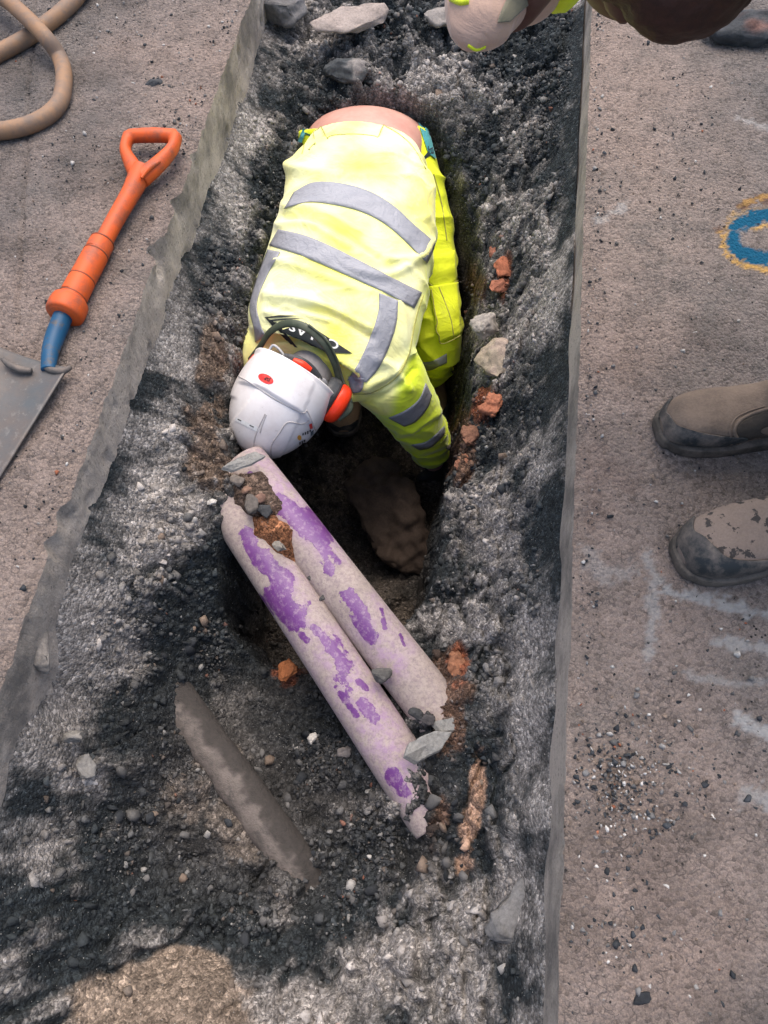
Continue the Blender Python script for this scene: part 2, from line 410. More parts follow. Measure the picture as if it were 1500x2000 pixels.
for (a, b) in ((-45.0, T_LO + 0.05), (T_HI - 0.05, 45.0)):                # the road closes the trench beyond both ends
    q = np.array([st(0.0, a), st(R_edge(a), a), st(R_edge(b), b), st(0.0, b)])
    V, F = np.vstack([q, q - [0, 0, 0.3]]), np.array([[0,1,2,3],[0,4,5,1],[1,5,6,2],[2,6,7,3],[3,7,4,0]], np.int32)
    me = np_mesh('road_end', V + np.array([0, 0, -0.004]), F); set_col(me, np.ones((8, 3)))
    tag(link('road_surface', me, mat_road, sm=False), 'road slab closing the end of the trench', kind='structure')
g = np.array([[-60, -60, -1.6], [60, -60, -1.6], [60, 60, -1.6], [-60, 60, -1.6]], float)
me = np_mesh('ground', g, np.array([[0, 1, 2, 3]], np.int32)); set_col(me, np.full((4, 3), 0.08))
tag(link('ground', me, mat_soil), kind='structure')

# ------------------------------------------------------------------ the trench: heights from control points, the pit cut into it
ctrl = []
for t in np.arange(-1.2, 2.8, 0.2):
    ctrl.append((*st(0.0, t)[:2], -0.142 if t > .2 else -0.112)); ctrl.append((*st(R_edge(t), t)[:2], -0.072))
for px, py, z in [(420,560,-.22),(470,560,-.26),(500,480,-.25),(440,330,-.17),(480,330,-.21),(500,230,-.2),
    (560,60,-.18),(700,60,-.16),(900,150,-.18),(1050,100,-.16),(800,180,-.2),(600,180,-.21),(950,300,-.25),(1080,300,-.18),
    (720,230,-.26),(900,400,-.31),(1000,450,-.27),(1080,500,-.19),(1000,600,-.34),(1070,700,-.21),(960,800,-.40),(1040,850,-.27),
    (930,950,-.42),(1020,1000,-.27),(900,1080,-.42),(980,1150,-.30),(1060,1100,-.19),(1050,1300,-.19),(960,1300,-.30),(880,1330,-.335),
    (1040,1500,-.19),(940,1500,-.32),(885,1490,-.28),(850,1618,-.318),(890,1600,-.32),(890,1430,-.295),(1030,1700,-.19),(950,1700,-.29),(1000,1900,-.19),(900,1900,-.26),
    (250,1000,-.18),(300,900,-.21),(395,750,-.27),(350,1000,-.26),(420,960,-.275),(415,1030,-.30),(300,1150,-.26),(370,1150,-.34),(200,1250,-.23),(330,1270,-.36),(100,1350,-.2),
    (450,1300,-.52),(450,1425,-.528),(545,1545,-.528),(550,1350,-.52),(650,1450,-.49),(550,1550,-.51),(700,1600,-.45),(350,1450,-.43),(790,1660,-.40),
    (400,1650,-.455),(300,1600,-.41),(375,1525,-.425),(455,1630,-.435),(325,1440,-.41),(620,1640,-.49),(600,1750,-.46),(400,1800,-.44),(200,1500,-.29),(100,1600,-.24),(100,1800,-.24),(250,1800,-.37),
    (600,1900,-.40),(750,1800,-.37),(850,1800,-.30),(300,1960,-.315),(400,1950,-.32),(220,1960,-.31),(700,1980,-.33),(100,1980,-.25),(700,1250,-.5),(760,1350,-.45)]:
    p = at(px, py, z); ctrl.append((p[0], p[1], z))
ctrl = np.array(ctrl)
def tps(r): return np.where(r > 1e-9, r * r * np.log(np.maximum(r, 1e-9)), 0)
A = tps(np.linalg.norm(ctrl[:, None, :2] - ctrl[None, :, :2], axis=-1)) + np.eye(len(ctrl)) * 2e-3
B = np.c_[np.ones(len(ctrl)), ctrl[:, :2]]
sol = np.linalg.solve(np.block([[A, B], [B.T, np.zeros((3, 3))]]), np.r_[ctrl[:, 2], 0, 0, 0])
def base_h(P):
    out = np.empty(len(P))
    for i in range(0, len(P), 20000):
        q = P[i:i + 20000, :2]
        out[i:i + 20000] = tps(np.linalg.norm(q[:, None] - ctrl[None, :, :2], axis=-1)) @ sol[:-3] + sol[-3] + q @ sol[-2:]
    return out
pit_px = [(462,900),(470,985),(425,1072),(405,1185),(490,1262),(600,1285),(690,1210),(790,1205),(850,1130),(868,1010),(895,900),(920,800),
          (930,700),(948,590),(948,480),(915,400),(850,300),(720,262),(600,330),(550,450),(520,560),(480,680),(448,800)]
pit = np.array([at(x, y, -0.36)[:2] for x, y in pit_px])
def poly_sd(P, poly):                   # signed distance, positive inside
    x, y = P[:, 0], P[:, 1]; d = np.full(len(P), 9.0); ins = np.zeros(len(P), bool)
    for a, b in zip(poly, np.roll(poly, -1, 0)):
        e = b - a; u = np.clip(((P[:, :2] - a) @ e) / (e @ e), 0, 1)
        d = np.minimum(d, np.linalg.norm(P[:, :2] - a - u[:, None] * e, axis=1))
        c = ((a[1] > y) != (b[1] > y)) & (x < (b[0] - a[0]) * (y - a[1]) / (b[1] - a[1] + 1e-12) + a[0]); ins ^= c
    return np.where(ins, d, -d)
def blobs(q, L):                        # soft patches listed in photograph pixels
    o = np.zeros(len(q))
    for x, y, rx, ry, k in L: o += k * np.exp(-((q[:, 0] - x) / rx) ** 2 - ((q[:, 1] - y) / ry) ** 2)
    return o
step = 0.0033
ts = np.concatenate([np.arange(T_LO, 2.25, step), np.arange(2.25, T_HI, 0.012)])
us = np.linspace(-0.04, 1.04, 286)
S = us[None] * R_edge(ts)[:, None]; P = st(S, ts[:, None] * np.ones_like(S)).reshape(-1, 3)
H0 = base_h(P)
sd = poly_sd(P, pit) + 0.014 * fbm(P, 14, 4, 51)
deep = -1.0 + 0.16 * sstep(0.95, 0.72, P[:, 1]) 
pitk = sstep(-0.008, 1.0, (sd) / (0.05 + 0.065 * sstep(1.25, 1.6, P[:, 1]))) 
P[:, 2] = H0 * (1 - pitk) + deep * pitk
q = project(P); out_ = ((us < 0.002) | (us > 0.998))[None] * np.ones_like(S) > 0; out_ = out_.ravel()
# rubble: lumps of several sizes, larger clods on the slopes, calm on the trodden floor
calm = np.clip(blobs(q, [(480,1420,110,130,.7),(600,1560,90,90,.5),(420,1600,110,110,.5),(890,1400,40,120,.4),(560,1270,80,40,.5),(310,1965,190,85,.9)]), 0, 0.85)
X, Y = P[:, 0] + 0.5 * P[:, 2], P[:, 1] + 0.3 * P[:, 2]
d1, e1, id1 = worley2(X, Y, 17, 1); d2, e2, id2 = worley2(X, Y, 38, 2); d3, e3, id3 = worley2(X, Y, 85, 3)
k = 1 - calm
d4, e4, id4 = worley2(X, Y, 150, 4)
bil = lambda s_, sd_: np.abs(vnoise(P * np.array([1, 1, 0.7]), s_, sd_))
fine = 0.022 * bil(20, 401) + 0.014 * bil(43, 402) + 0.008 * bil(95, 403) + 0.008 * (0.5 - d3) + 0.0035 * (0.5 - d4)
def blocks(scale, seed, amp, tilt):      # broken clods: each cell its own height and slope, cliffs between them
    wx, wy = X + 0.35 / scale * vnoise(P, scale * 1.3, seed), Y + 0.35 / scale * vnoise(P, scale * 1.3, seed + 1)
    d, e, c = worley2(wx, wy, scale, seed); c2, c3 = (c * 7.13) % 1.0, (c * 31.7) % 1.0
    return (amp * (c - 0.5) + tilt * ((c2 - .5) * np.sin(wx * scale * 2) + (c3 - .5) * np.cos(wy * scale * 2))) * sstep(0.0, 0.16, e - d) - 0.25 * amp * sstep(0.12, 0.0, e - d)
inner = (sstep(0.04, 0.10, us)[None] * sstep(0.03, 0.08, 1 - us)[None] * np.ones_like(S)).ravel()
brk = blocks(12, 201, 0.034, 0.016) + blocks(27, 203, 0.017, 0.008)
P[:, 2] += inner * k * (brk + fine - 0.010) + inner * 0.034 * fbm(P, 9, 5, 5, 0.6) * (0.3 + 0.7 * k) + 0.006 * calm * fbm(P, 40, 5, 55, 0.6)
relief = (fine + .6 * brk); relief = (relief - relief.mean()) / relief.std()
wall = sstep(0.02, 0.05, us)[None] * sstep(0.02, 0.05, 1 - us)[None] * np.ones_like(S)
P[:, 0] += wall.ravel() * pitk * (1 - pitk) * 4 * 0.03 * fbm(P, 16, 4, 71); P[:, 1] += wall.ravel() * pitk * (1 - pitk) * 4 * 0.03 * fbm(P, 16, 4, 72)
P[out_, 2] = np.minimum(P[out_, 2], -0.10)
# what the ground is made of: tarry black rubble, pale dust caked on it, brown soil, red clay
dust = 0.36 + 1.05 * fbm(P, 5, 5, 61, 0.55) + 0.26 * fbm(P, 28, 3, 62, 0.6) + 0.22 * (id2 - 0.5) + 0.15 * relief * k
dust += 1.6 * blobs(q, [(170,1155,60,45,.55),(270,1060,70,60,.3),(240,1290,110,50,.35),(150,1230,60,30,.3),(120,1400,60,40,.4),(60,1660,90,70,.42),(50,1470,50,25,.4),(160,1520,60,40,.15),
    (330,650,35,70,.5),(450,400,45,70,.45),(400,620,60,70,.15),(350,1010,70,70,.25),(470,270,40,60,.35),(300,820,40,60,.25),
    (840,150,80,60,.5),(650,130,60,40,.2),(960,260,80,70,.2),(1060,520,50,140,.4),(1020,420,60,60,.2),(960,700,35,80,.35),(1050,880,50,90,.3),(1010,1080,60,80,.35),
    (1040,1250,60,60,.3),(1030,1400,60,90,.65),(1040,1560,50,80,.4),(950,1450,40,80,.1),(930,1750,70,60,.3),(1010,1830,60,80,.1),(720,1880,70,60,.35),(600,1990,80,40,.5),(880,1960,80,50,.25),(560,1790,40,60,.35),
    (1080,120,80,90,-.35),(560,330,60,60,-.15),(430,560,30,60,-.2),(390,560,30,50,-.25),(260,740,40,60,-.2),(480,1260,140,60,-.3),(330,1350,70,110,-.35),(200,1430,90,60,-.25),(60,1560,60,40,-.45),
    (130,1830,140,80,-.2),(260,1700,90,90,-.35),(450,1790,110,70,-.4),(700,1660,80,60,-.3),(660,1760,90,60,-.25),(640,1480,90,60,-.3),(550,1400,90,80,-.2),(900,1650,40,90,-.25),(1000,1930,50,50,-.25),(860,1120,50,100,-.3),(900,950,30,60,-.2)])
dust -= 1.0 * sstep(0.0, 0.06, sd); dust += 0.04
dk = sstep(0.22, 1.05, dust)[:, None]
tone = (0.8 + 0.4 * id3 + 0.25 * (id2 - .5))[:, None]
C = (np.array([0.030, 0.036, 0.039]) * (1 - dk) + np.array([0.31, 0.283, 0.260]) * dk) * tone
pk = (sstep(0.0, 0.06, sd) * 0.8)[:, None]; C = C * (1 - pk) + pk * np.array([0.095, 0.075, 0.058]) * (0.5 + sstep(-.3, .4, fbm(P, 13, 4, 88)))[:, None]
fl = np.clip(blobs(q, [(450,1480,170,150,.75),(600,1330,120,60,.7),(400,1620,130,130,.75),(640,1560,120,110,.6),(560,1700,90,80,.6),(850,1580,40,110,.7),(800,1680,70,60,.5),(740,1080,110,110,.5)]), 0, 0.85)[:, None]
C = C * (1 - fl) + fl * np.array([0.052, 0.049, 0.047]) * (0.7 + 0.9 * sstep(-0.3, 0.5, fbm(P, 11, 5, 81)))[:, None] * tone
ns = fbm(P, 24, 5, 83, 0.65) + 0.25 * (id2 - 0.5)
def soil(L, rgb, thr=0.25):
    global C
    a = sstep(thr, thr + 0.3, blobs(q, L) * (1 + 1.5 * ns))[:, None]; C = C * (1 - a) + np.array(rgb) * (0.7 + 0.5 * id3[:, None]) * a
soil([(420,690,30,70,.8),(400,800,40,60,.8),(440,930,40,30,.8),(400,900,50,50,.5),(500,720,20,60,.5)], (0.17, 0.125, 0.095))
soil([(400,1560,90,60,.6),(480,1640,70,60,.6),(440,1480,60,60,.5)], (0.16, 0.135, 0.115))
soil([(930,560,30,40,.7),(905,850,30,60,.7),(900,920,30,40,.6),(880,1330,45,70,.9),(880,1440,40,40,.7),(850,1600,30,70,.6),(760,1000,50,50,.7)], (0.14, 0.085, 0.06))
soil([(945,800,25,40,.9),(895,1300,25,45,.75),(560,1320,30,22,.85),(985,540,15,60,.7)], (0.30, 0.105, 0.055))
soil([(932,1520,16,60,1.0),(915,1620,18,40,.9),(905,1690,22,25,.8)], (0.42, 0.27, 0.19))
sand = sstep(0.35, 0.55, blobs(q, [(310,1975,185,105,1.15),(375,1890,60,40,.6)]) + 0.22 * ns)[:, None]
C = C * (1 - sand) + sand * np.array([0.25, 0.195, 0.15]) * (0.75 + 0.5 * sstep(-.4, .4, fbm(P, 30, 5, 95)))[:, None]
nv, nu = S.shape
me = np_mesh('trench_ground', P, gridF(nv, nu)); set_col(me, np.clip(C, 0, 1))
trench = tag(link('trench_ground', me, mat_soil), 'rubble slopes and dug floor of the trench with its deep pit', kind='structure')
BT = BVHTree.FromPolygons([Vector(v) for v in P[::1]], gridF(nv, nu).tolist())
def drop(x, y):                         # ground height in the trench below (x, y)
    h = BT.ray_cast(Vector((x, y, 0.5)), Vector((0, 0, -1)))
    return h[0].z if h[0] is not None else -0.2

# ------------------------------------------------------------------ stones: a few angular shapes, used over and over
def hull_shape(seed, n=15, flat=0.75):
    r = np.random.default_rng(seed); d = nrm(r.normal(size=(n, 3))) * r.uniform(0.75, 1.05, (n, 1)) * np.array([1.15, 0.9, flat])
    bm = bmesh.new(); vs_ = [bm.verts.new(p) for p in d]
    bmesh.ops.convex_hull(bm, input=vs_); bmesh.ops.delete(bm, geom=[v for v in bm.verts if not v.link_faces], context='VERTS')
    bmesh.ops.triangulate(bm, faces=bm.faces[:]); bm.verts.index_update()
    V = np.array([v.co[:] for v in bm.verts]); F = np.array([[v.index for v in f.verts] for f in bm.faces], np.int32); bm.free()
    return V, F
SHAPES = [hull_shape(100 + i, 9 + i % 4, 0.55 + 0.05 * (i % 7)) for i in range(14)]
def rots(n, r):
    q = nrm(r.normal(size=(n, 4))); w_, x, y, z = q.T
    return np.stack([np.stack([1-2*(y*y+z*z), 2*(x*y-z*w_), 2*(x*z+y*w_)], -1), np.stack([2*(x*y+z*w_), 1-2*(x*x+z*z), 2*(y*z-x*w_)], -1), np.stack([2*(x*z-y*w_), 2*(y*z+x*w_), 1-2*(x*x+y*y)], -1)], 1)
def scatter(name, pos, rad, col, mat, label, r):
    parts, cols = [], []; which = r.integers(0, len(SHAPES), len(pos)); Q = rots(len(pos), r)
    for k, (V, F) in enumerate(SHAPES):
        m = np.where(which == k)[0]
        if not len(m): continue
        W = np.einsum('nij,vj->nvi', Q[m], V) * rad[m][:, None, None] * r.uniform(0.8, 1.2, (len(m), 1, 3)) + pos[m][:, None]
        parts.append((W.reshape(-1, 3), (F[None] + (np.arange(len(m)) * len(V))[:, None, None]).reshape(-1, 3).astype(np.int32)))
        cols.append(np.repeat(col[m], len(V), 0))
    V, F = cat(parts); me = np_mesh(name, V, F); set_col(me, np.concatenate(cols))
    return tag(link(name, me, mat, sm=False), label, kind='stuff')
def stone_mat():
    m = M('stone', 0.88, 0.25); a = m.attr('Col')
    c = m.mix(0.7, a, m.ramp(m.noise(170, 6, 0.75), [(0.3, 0.5), (0.5, 1.0), (0.72, 1.5)]), 'MULTIPLY')
    return m.fin(c, m.bump(m.noise(260, 5, 0.7), 0.5, 0.004))
mat_stone = stone_mat()
DARK, MID, PALE, RED, TAN = (0.035, 0.038, 0.042), (0.13, 0.125, 0.12), (0.38, 0.36, 0.335), (0.30, 0.11, 0.06), (0.20, 0.15, 0.115)
def stone_cols(n, r, p=(0.52, 0.35, 0.07, 0.01, 0.05)):
    i = r.choice(5, n, p=p); return np.array([DARK, MID, PALE, RED, TAN])[i] * r.uniform(0.6, 1.45, (n, 1))
TN = P.copy(); TQ = project(TN)
seen = (TQ[:, 0] > -60) & (TQ[:, 0] < 1560) & (TQ[:, 1] > -80) & (TQ[:, 1] < 2080) & (us[None] * np.ones_like(S) > 0.03).ravel() & (us[None] * np.ones_like(S) < 0.97).ravel()
r1 = np.random.default_rng(3); bare = 1 - 0.93 * sand[:, 0]
bank = np.clip(blobs(TQ, [(250,1200,120,140,1),(370,1230,70,90,1.2),(420,560,60,160,1),(640,250,150,120,.8),(1060,150,80,150,1.2),(880,200,120,130,.8),(1040,1000,60,300,.5),(920,930,40,90,.8),(600,1500,120,100,1.2),(680,1700,130,120,1.4),(450,1770,140,110,1.2),(260,1650,90,110,.9),(900,1640,50,120,1.),(980,1820,70,110,.8),(1060,1800,40,120,.5),(150,1850,130,110,.6)]), 0.25, 1.5)
wgt = seen * bare * bank * (1 - 0.75 * np.clip(dk[:, 0], 0, 1)) * (sd < 0.10); wgt = wgt / wgt.sum()
wgt = wgt * (0.04 + sstep(0.0, 0.3, fbm(TN, 8, 3, 501))); wgt = wgt / wgt.sum()
n1 = 13000
idx = r1.choice(len(TN), n1, p=wgt); pos = TN[idx] + r1.uniform(-0.002, 0.002, (n1, 3))
rad = np.clip(np.exp(r1.normal(math.log(0.0034), 0.5, n1)), 0.0016, 0.010)
cc = stone_cols(n1, r1); cc = cc * 0.38 + np.clip(C[idx], 0, 1) * 0.62 * r1.uniform(.6, 1.4, (n1, 1))
pos[:, 2] += rad * 0.25
scatter('gravel', pos, rad, cc, mat_stone, 'loose grit and broken tarmac lying over the trench slopes and floor', r1)
# caked lumps of the bank itself, the same stuff as the ground they sit in
n3 = 5000; w3 = seen * bare * (1 - calm) * (sd < 0.09) * (0.5 + 0.5 * bank); w3 = w3 / w3.sum(); idx = r1.choice(len(TN), n3, p=w3); pos = TN[idx].copy()
rad = np.clip(np.exp(r1.normal(math.log(0.0066), 0.42, n3)), 0.003, 0.016); pos[:, 2] -= rad * 0.2
scatter('rubble', pos, rad, np.clip(C[idx], 0, 1) * r1.uniform(0.6, 1.4, (n3, 1)) + 0.004, mat_stone, 'dusty broken tarmac and stone packed into the trench banks', r1)
# grit lying on the two slabs
n2 = 2600; s_ = np.where(r1.random(n2) < 0.45, r1.uniform(-0.62, -0.02, n2), 0); t_ = r1.uniform(-1.0, 1.75, n2)
right = s_ == 0; s_ = np.where(right, R_edge(t_) + 0.02 + r1.random(n2) ** 1.2 * 0.62, s_)
pos = st(s_, t_); g_ = fbm(pos, 4, 3, 5); keep = g_ + r1.uniform(-0.5, 0.5, n2) > -0.15; pos = pos[keep]
ex = []
for px, py, sx, sy, n in ((1215,1500,60,70,330),(1200,1620,60,90,260),(1210,1530,18,40,60),(1330,1530,50,60,110),(310,170,26,14,40),(330,240,40,30,60),(130,340,60,50,60),(300,300,30,16,30),(1300,1830,110,60,90),(200,60,140,60,160),(250,130,110,50,110),(1400,180,90,60,90),(1300,300,110,90,90),(1430,620,60,60,60),(1420,1430,60,90,80),(1200,1860,60,30,60)):
    ex.append(np.array([at(px + sx * r1.normal(), py + sy * r1.normal(), 0) for _ in range(n)]))
te = r1.uniform(-1.0, 1.9, 420); ex.append(st(np.array([R_edge(t) for t in te]) + 0.012 + 0.03 * r1.random(420) ** 2, te)); te = r1.uniform(-.3, 1.6, 200); ex.append(st(-0.018 - 0.05 * r1.random(200) ** 2, te))
pos = np.concatenate([pos] + ex); ps, pt = to_st(pos); pos = pos[(ps < -0.015) | (ps > R_edge(pt) + 0.012)]
rad = np.clip(np.exp(r1.normal(math.log(0.0024), 0.45, len(pos))), 0.0013, 0.007); pos[:, 2] += rad * 0.4
scatter('grit', pos, rad, stone_cols(len(pos), r1, (0.42, 0.28, 0.2, 0.02, 0.08)), mat_stone, 'fine grit and crumbs strewn over both road slabs', r1)

# single stones one can pick out
def stone_mesh(seed, rad, sub=2, rough=0.12, ax=(1.2, 0.95, 0.7), sharp=True):
    V, F = hull_shape(seed, 18, 0.8); o = link('stone_work', np_mesh('stone_work', V * np.array(ax) * rad, F))
    b = o.modifiers.new('b', 'BEVEL'); b.width = rad * 0.10; b.segments = 1
    s = o.modifiers.new('s', 'SUBSURF'); s.subdivision_type = 'SIMPLE'; s.levels = s.render_levels = sub
    me = evaluated(o, 'stone'); v = co(me)
    push(me, rad * rough * (fbm(v + seed, 1.6 / rad, 4, seed) + 0.3 * vnoise(v + seed, 6 / rad, seed)))
    return me
small = [hull_shape(300 + i, 16, 0.65) for i in range(8)]
tones = {'dark': DARK, 'grey': MID, 'pale': PALE, 'brown': TAN}
small_me = {}
for tn, rgb in tones.items():
    for i, (V, F) in enumerate(small):
        me = np_mesh('stone', V, F); set_col(me, np.array(rgb) * (0.75 + 0.07 * i)); me.materials.append(mat_stone); small_me[tn, i] = me
def ok_spot(p):
    qx, qy = project(p); return -20 < qx < 1520 and -10 < qy < 2010
r2 = np.random.default_rng(8); placed = 0
zones = [[(290,1180,90,160),(400,1200,50,80),(420,520,45,170)], [(620,1490,110,70),(450,1770,140,70),(650,1700,120,80),(420,1620,110,70),(280,1650,60,90)],
         [(1010,900,50,260),(930,930,30,80),(900,1640,40,110),(1000,1850,60,90)], [(640,200,110,90),(1050,150,70,110),(870,210,110,120)]]
marks = [(590, 300, "the worker's waist"), (470, 560, "the worker's right shoulder"), (930, 560, "the red brick pieces"), (950, 700, 'the long cream rock'), (955, 800, 'the crumbling orange brick'), (450, 890, 'the white helmet'),
         (640, 1200, 'the purple ducts'), (760, 1520, "the front duct's buried end"), (870, 1400, "the rear duct's buried end"), (340, 1370, "the old pipe's upper end"), (450, 1520, "the old pipe's middle"), (590, 1700, "the old pipe's lower end"),
         (350, 1940, 'the tan sandy patch'), (690, 40, 'the flat pale concrete slab'), (868, 30, 'the squarish concrete piece'), (676, 148, 'the dusty tarmac lump'), (548, 30, 'the leaning grey lump'), (930, 1560, 'the pale orange clay strip'),
         (560, 1310, 'the orange brick on the floor'), (230, 900, 'the left slab face'), (150, 1150, 'the big pale dust patch'), (80, 1420, 'the broken lower slab edge'), (1115, 900, 'the right sawn edge near the boots'), (1110, 1300, 'the right sawn edge near the white paint'),
         (1095, 1700, 'the lowest stretch of sawn edge'), (1150, 200, 'the far end of the sawn edge'), (1030, 1400, 'the white dust patch below the paint'), (1000, 1780, 'the dark pocket in the right bank'), (845, 1455, 'the grey slate scrap'), (700, 1880, 'the trench floor edge at the bottom')]
used_labels = set(); tries = 0
while placed < 130 and tries < 6000:
    tries += 1
    spots = zones[r2.integers(4)]; cx, cy, wx, wy = spots[r2.integers(len(spots))]
    px, py = cx + wx * r2.normal() * 0.7, cy + wy * r2.normal() * 0.7
    p = at(px, py, -0.3); p = at(px, py, drop(p[0], p[1])); z = drop(p[0], p[1]); s_, t_ = to_st(p)
    if not (0.04 < s_ < R_edge(t_) - 0.04) or z < -0.6 or poly_sd(np.array([p]), pit)[0] > -0.01 or not ok_spot(p): continue
    tn = ('dark', 'grey', 'pale', 'brown')[r2.choice(4, p=(0.40, 0.34, 0.14, 0.12))]
    rr = float(np.clip(np.exp(r2.normal(math.log(0.0105), 0.32)), 0.007, 0.021)) * (0.8 if tn == 'pale' else 1)
    scl = r2.uniform(0.75, 1.3, 3); qx, qy = project((p[0], p[1], z))
    mx, my, mn = min(marks, key=lambda m_: math.hypot(m_[0] - qx, m_[1] - qy)); dx, dy = qx - mx, qy - my
    rel = ('right of' if dx > 0 else 'left of') if abs(dx) > abs(dy) else ('below' if dy > 0 else 'above')
    dd = math.hypot(dx, dy); rel = ('close ' if dd < 60 else ('well ' if dd > 130 else '')) + rel
    sz = 'large' if rr > .0135 else ('small' if rr < .0095 else 'mid-sized'); fm = 'long' if scl.max() / scl.min() > 1.5 else 'stubby'
    lab = ' '.join([sz, fm, {'dark': 'black', 'grey': 'grey', 'pale': 'pale', 'brown': 'brown'}[tn], 'stone', rel, mn])
    if lab in used_labels: continue
    used_labels.add(lab)
    o = bpy.data.objects.new('stone', small_me[tn, int(r2.integers(8))]); COL.objects.link(o)
    o.location = (p[0], p[1], z + rr * 0.2); o.rotation_euler = r2.uniform(0, 6.28, 3); o.scale = rr * scl
    tag(o, lab, 'stone', 'loose stones in the trench'); placed += 1

def lump(name, px, py, z, size, seed, rgb, label, cat_, ax=(1.2, 0.95, 0.7), rot=0.0, tilt=0.0, sub=3, mat=None, rough=0.16, group=None, rgb2=None, sink=0.35, turn=0.0):
    me = stone_mesh(seed, size, sub, rough, ax); v = co(me)
    n = fbm(v + seed, 3 / size, 4, seed); c = np.array(rgb) * (1 + 0.35 * n[:, None])
    if rgb2 is not None: a = sstep(0.05, 0.35, fbm(v + seed * 2, 1.4 / size, 4, seed + 3) + 0.5 * v[:, 2] / size)[:, None]; c = c * (1 - a) + np.array(rgb2) * (1 + 0.3 * n[:, None]) * a
    set_col(me, np.clip(c, 0.01, 1)); p = at(px, py, z)
    o = link(name, me, mat or mat_stone, sm=False); o.location = (p[0], p[1], p[2] + size * ax[2] * (0.5 - sink)); o.rotation_euler = (tilt, turn, rot)
    return tag(o, label, cat_, group)
lump('concrete_chunk', 690, 40, -0.12, 0.085, 41, (0.30, 0.25, 0.22), 'flat pale slab of broken concrete lying at the far end', 'rubble', (1.25, 0.75, 0.34), 0.25, 0.15, rough=.09)
lump('concrete_chunk', 548, 30, -0.14, 0.085, 42, (0.13, 0.125, 0.125), 'big grey broken lump leaning against the far left slab face', 'rubble', (0.8, 1.1, 0.75), 0.3, -0.35)
lump('concrete_chunk', 868, 30, -0.12, 0.07, 43, (0.24, 0.215, 0.195), 'squarish grey concrete piece by the dangling elbow', 'rubble', (0.85, 1.0, 0.4), 0.1, 0.2, rough=.09)
lump('concrete_chunk', 676, 148, -0.19, 0.062, 44, (0.055, 0.06, 0.063), 'dark tarmac lump with a dusty top above the worker', 'rubble', (1.15, 0.85, 0.7), 0.1, 0.2, rgb2=(0.22, 0.20, 0.185))
lump('concrete_chunk', 1450, 72, 0.0, 0.10, 45, (0.055, 0.058, 0.062), 'dark broken rock on the slab with red paint on top', 'rubble', (1.2, 0.75, 0.6), -0.15, 0.1, rgb2=(0.16, 0.09, 0.075), sink=0.05)
lump('rock', 765, 1015, -0.84, 0.16, 81, (0.045, 0.031, 0.023), 'brown rock ledge down in the pit below the hanging sleeve', 'rock', (0.75, 1.45, 0.55), 0.55, 0.2, sub=5, rough=.2)
lump('concrete_chunk', 152, 1440, -0.20, 0.035, 82, (0.20, 0.185, 0.165), 'upright grey flake of broken slab on the left bank', 'rubble', (.5, .4, 1.0), .2, .2, sub=3, rough=.1, sink=.2)
lump('concrete_chunk', 60, 1265, -0.10, 0.05, 83, (0.20, 0.18, 0.16), 'broken slab corner hanging at the left picture edge', 'rubble', (.8, 1.4, .6), .25, .2, sub=3, rough=.1)
lump('concrete_chunk', 165, 1500, -0.23, 0.03, 84, (0.19, 0.18, 0.165), 'lower grey flake of slab below the upright one', 'rubble', (.7, 1.0, .6), .4, .3, sub=3, rough=.1)
lump('concrete_chunk', 30, 1985, -0.28, 0.06, 57, (0.12, 0.105, 0.09), 'smaller brown concrete lump in the bottom left corner', 'rubble', (1.3, .8, .5), 0.6)
lump('rock', 950, 638, -0.35, 0.046, 47, (0.30, 0.27, 0.24), 'pale knobbly rock sticking out of the right pit wall', 'rock', (1.0, 0.9, 0.8), 0.4, rough=.22)
lump('rock', 962, 702, -0.36, 0.066, 48, (0.30, 0.25, 0.19), 'long cream rock below the knobbly one in the pit wall', 'rock', (0.75, 1.25, 0.7), -0.15, rgb2=(0.34, 0.27, 0.22), rough=.2)
lump('brick_piece', 985, 522, -0.33, 0.036, 49, (0.34, 0.12, 0.065), 'bright red broken brick in the right pit wall', 'brick', (0.8, 1.3, 0.8), -0.2)
lump('brick_piece', 970, 498, -0.34, 0.030, 50, (0.22, 0.09, 0.06), 'dark red brick sliver above the bright red piece', 'brick', (0.7, 1.3, 0.8), 0.1)
lump('brick_piece', 975, 560, -0.35, 0.026, 51, (0.33, 0.13, 0.08), 'small orange brick crumb beside the cream rock', 'brick', (1, 1, .8), 0.1)
lump('brick_piece', 958, 792, -0.38, 0.036, 52, (0.33, 0.13, 0.075), 'crumbling orange brick low in the right pit wall', 'brick', (0.8, 1.1, .7), 0.5, rough=.3)
lump('brick_piece', 925, 850, -0.45, 0.04, 85, (0.20, 0.10, 0.065), 'dull brown-red masonry lump below the crumbling orange brick', 'brick', (.8, 1.2, .7), .3, rough=.25)
lump('brick_piece', 905, 905, -0.47, 0.028, 86, (0.24, 0.11, 0.07), 'small red-brown masonry lump lowest in the right pit wall', 'brick', (.9, 1.1, .7), .8, rough=.25)
lump('brick_piece', 895, 1300, -0.33, 0.03, 87, (0.27, 0.12, 0.065), 'orange clay clod beside the far duct end', 'brick', (.8, 1.3, .6), .2, rough=.3)
lump('brick_piece', 561, 1310, -0.50, 0.03, 53, (0.36, 0.13, 0.05), 'orange brick lump on the floor beside the left duct', 'brick', (1.1, .9, .7), 0.9)
lump('rock', 745, 1318, -0.305, 0.022, 54, (0.10, 0.095, 0.088), 'dark round stone wedged between the two purple ducts', 'stone', (1.0, 1.0, .9), 0.4, rough=.08)
lump('rock', 415, 980, -0.27, 0.012, 58, (0.5, 0.47, 0.43), 'white pebble beside the dusty end of the left duct', 'stone', (1, .8, .7), .3, sub=2)
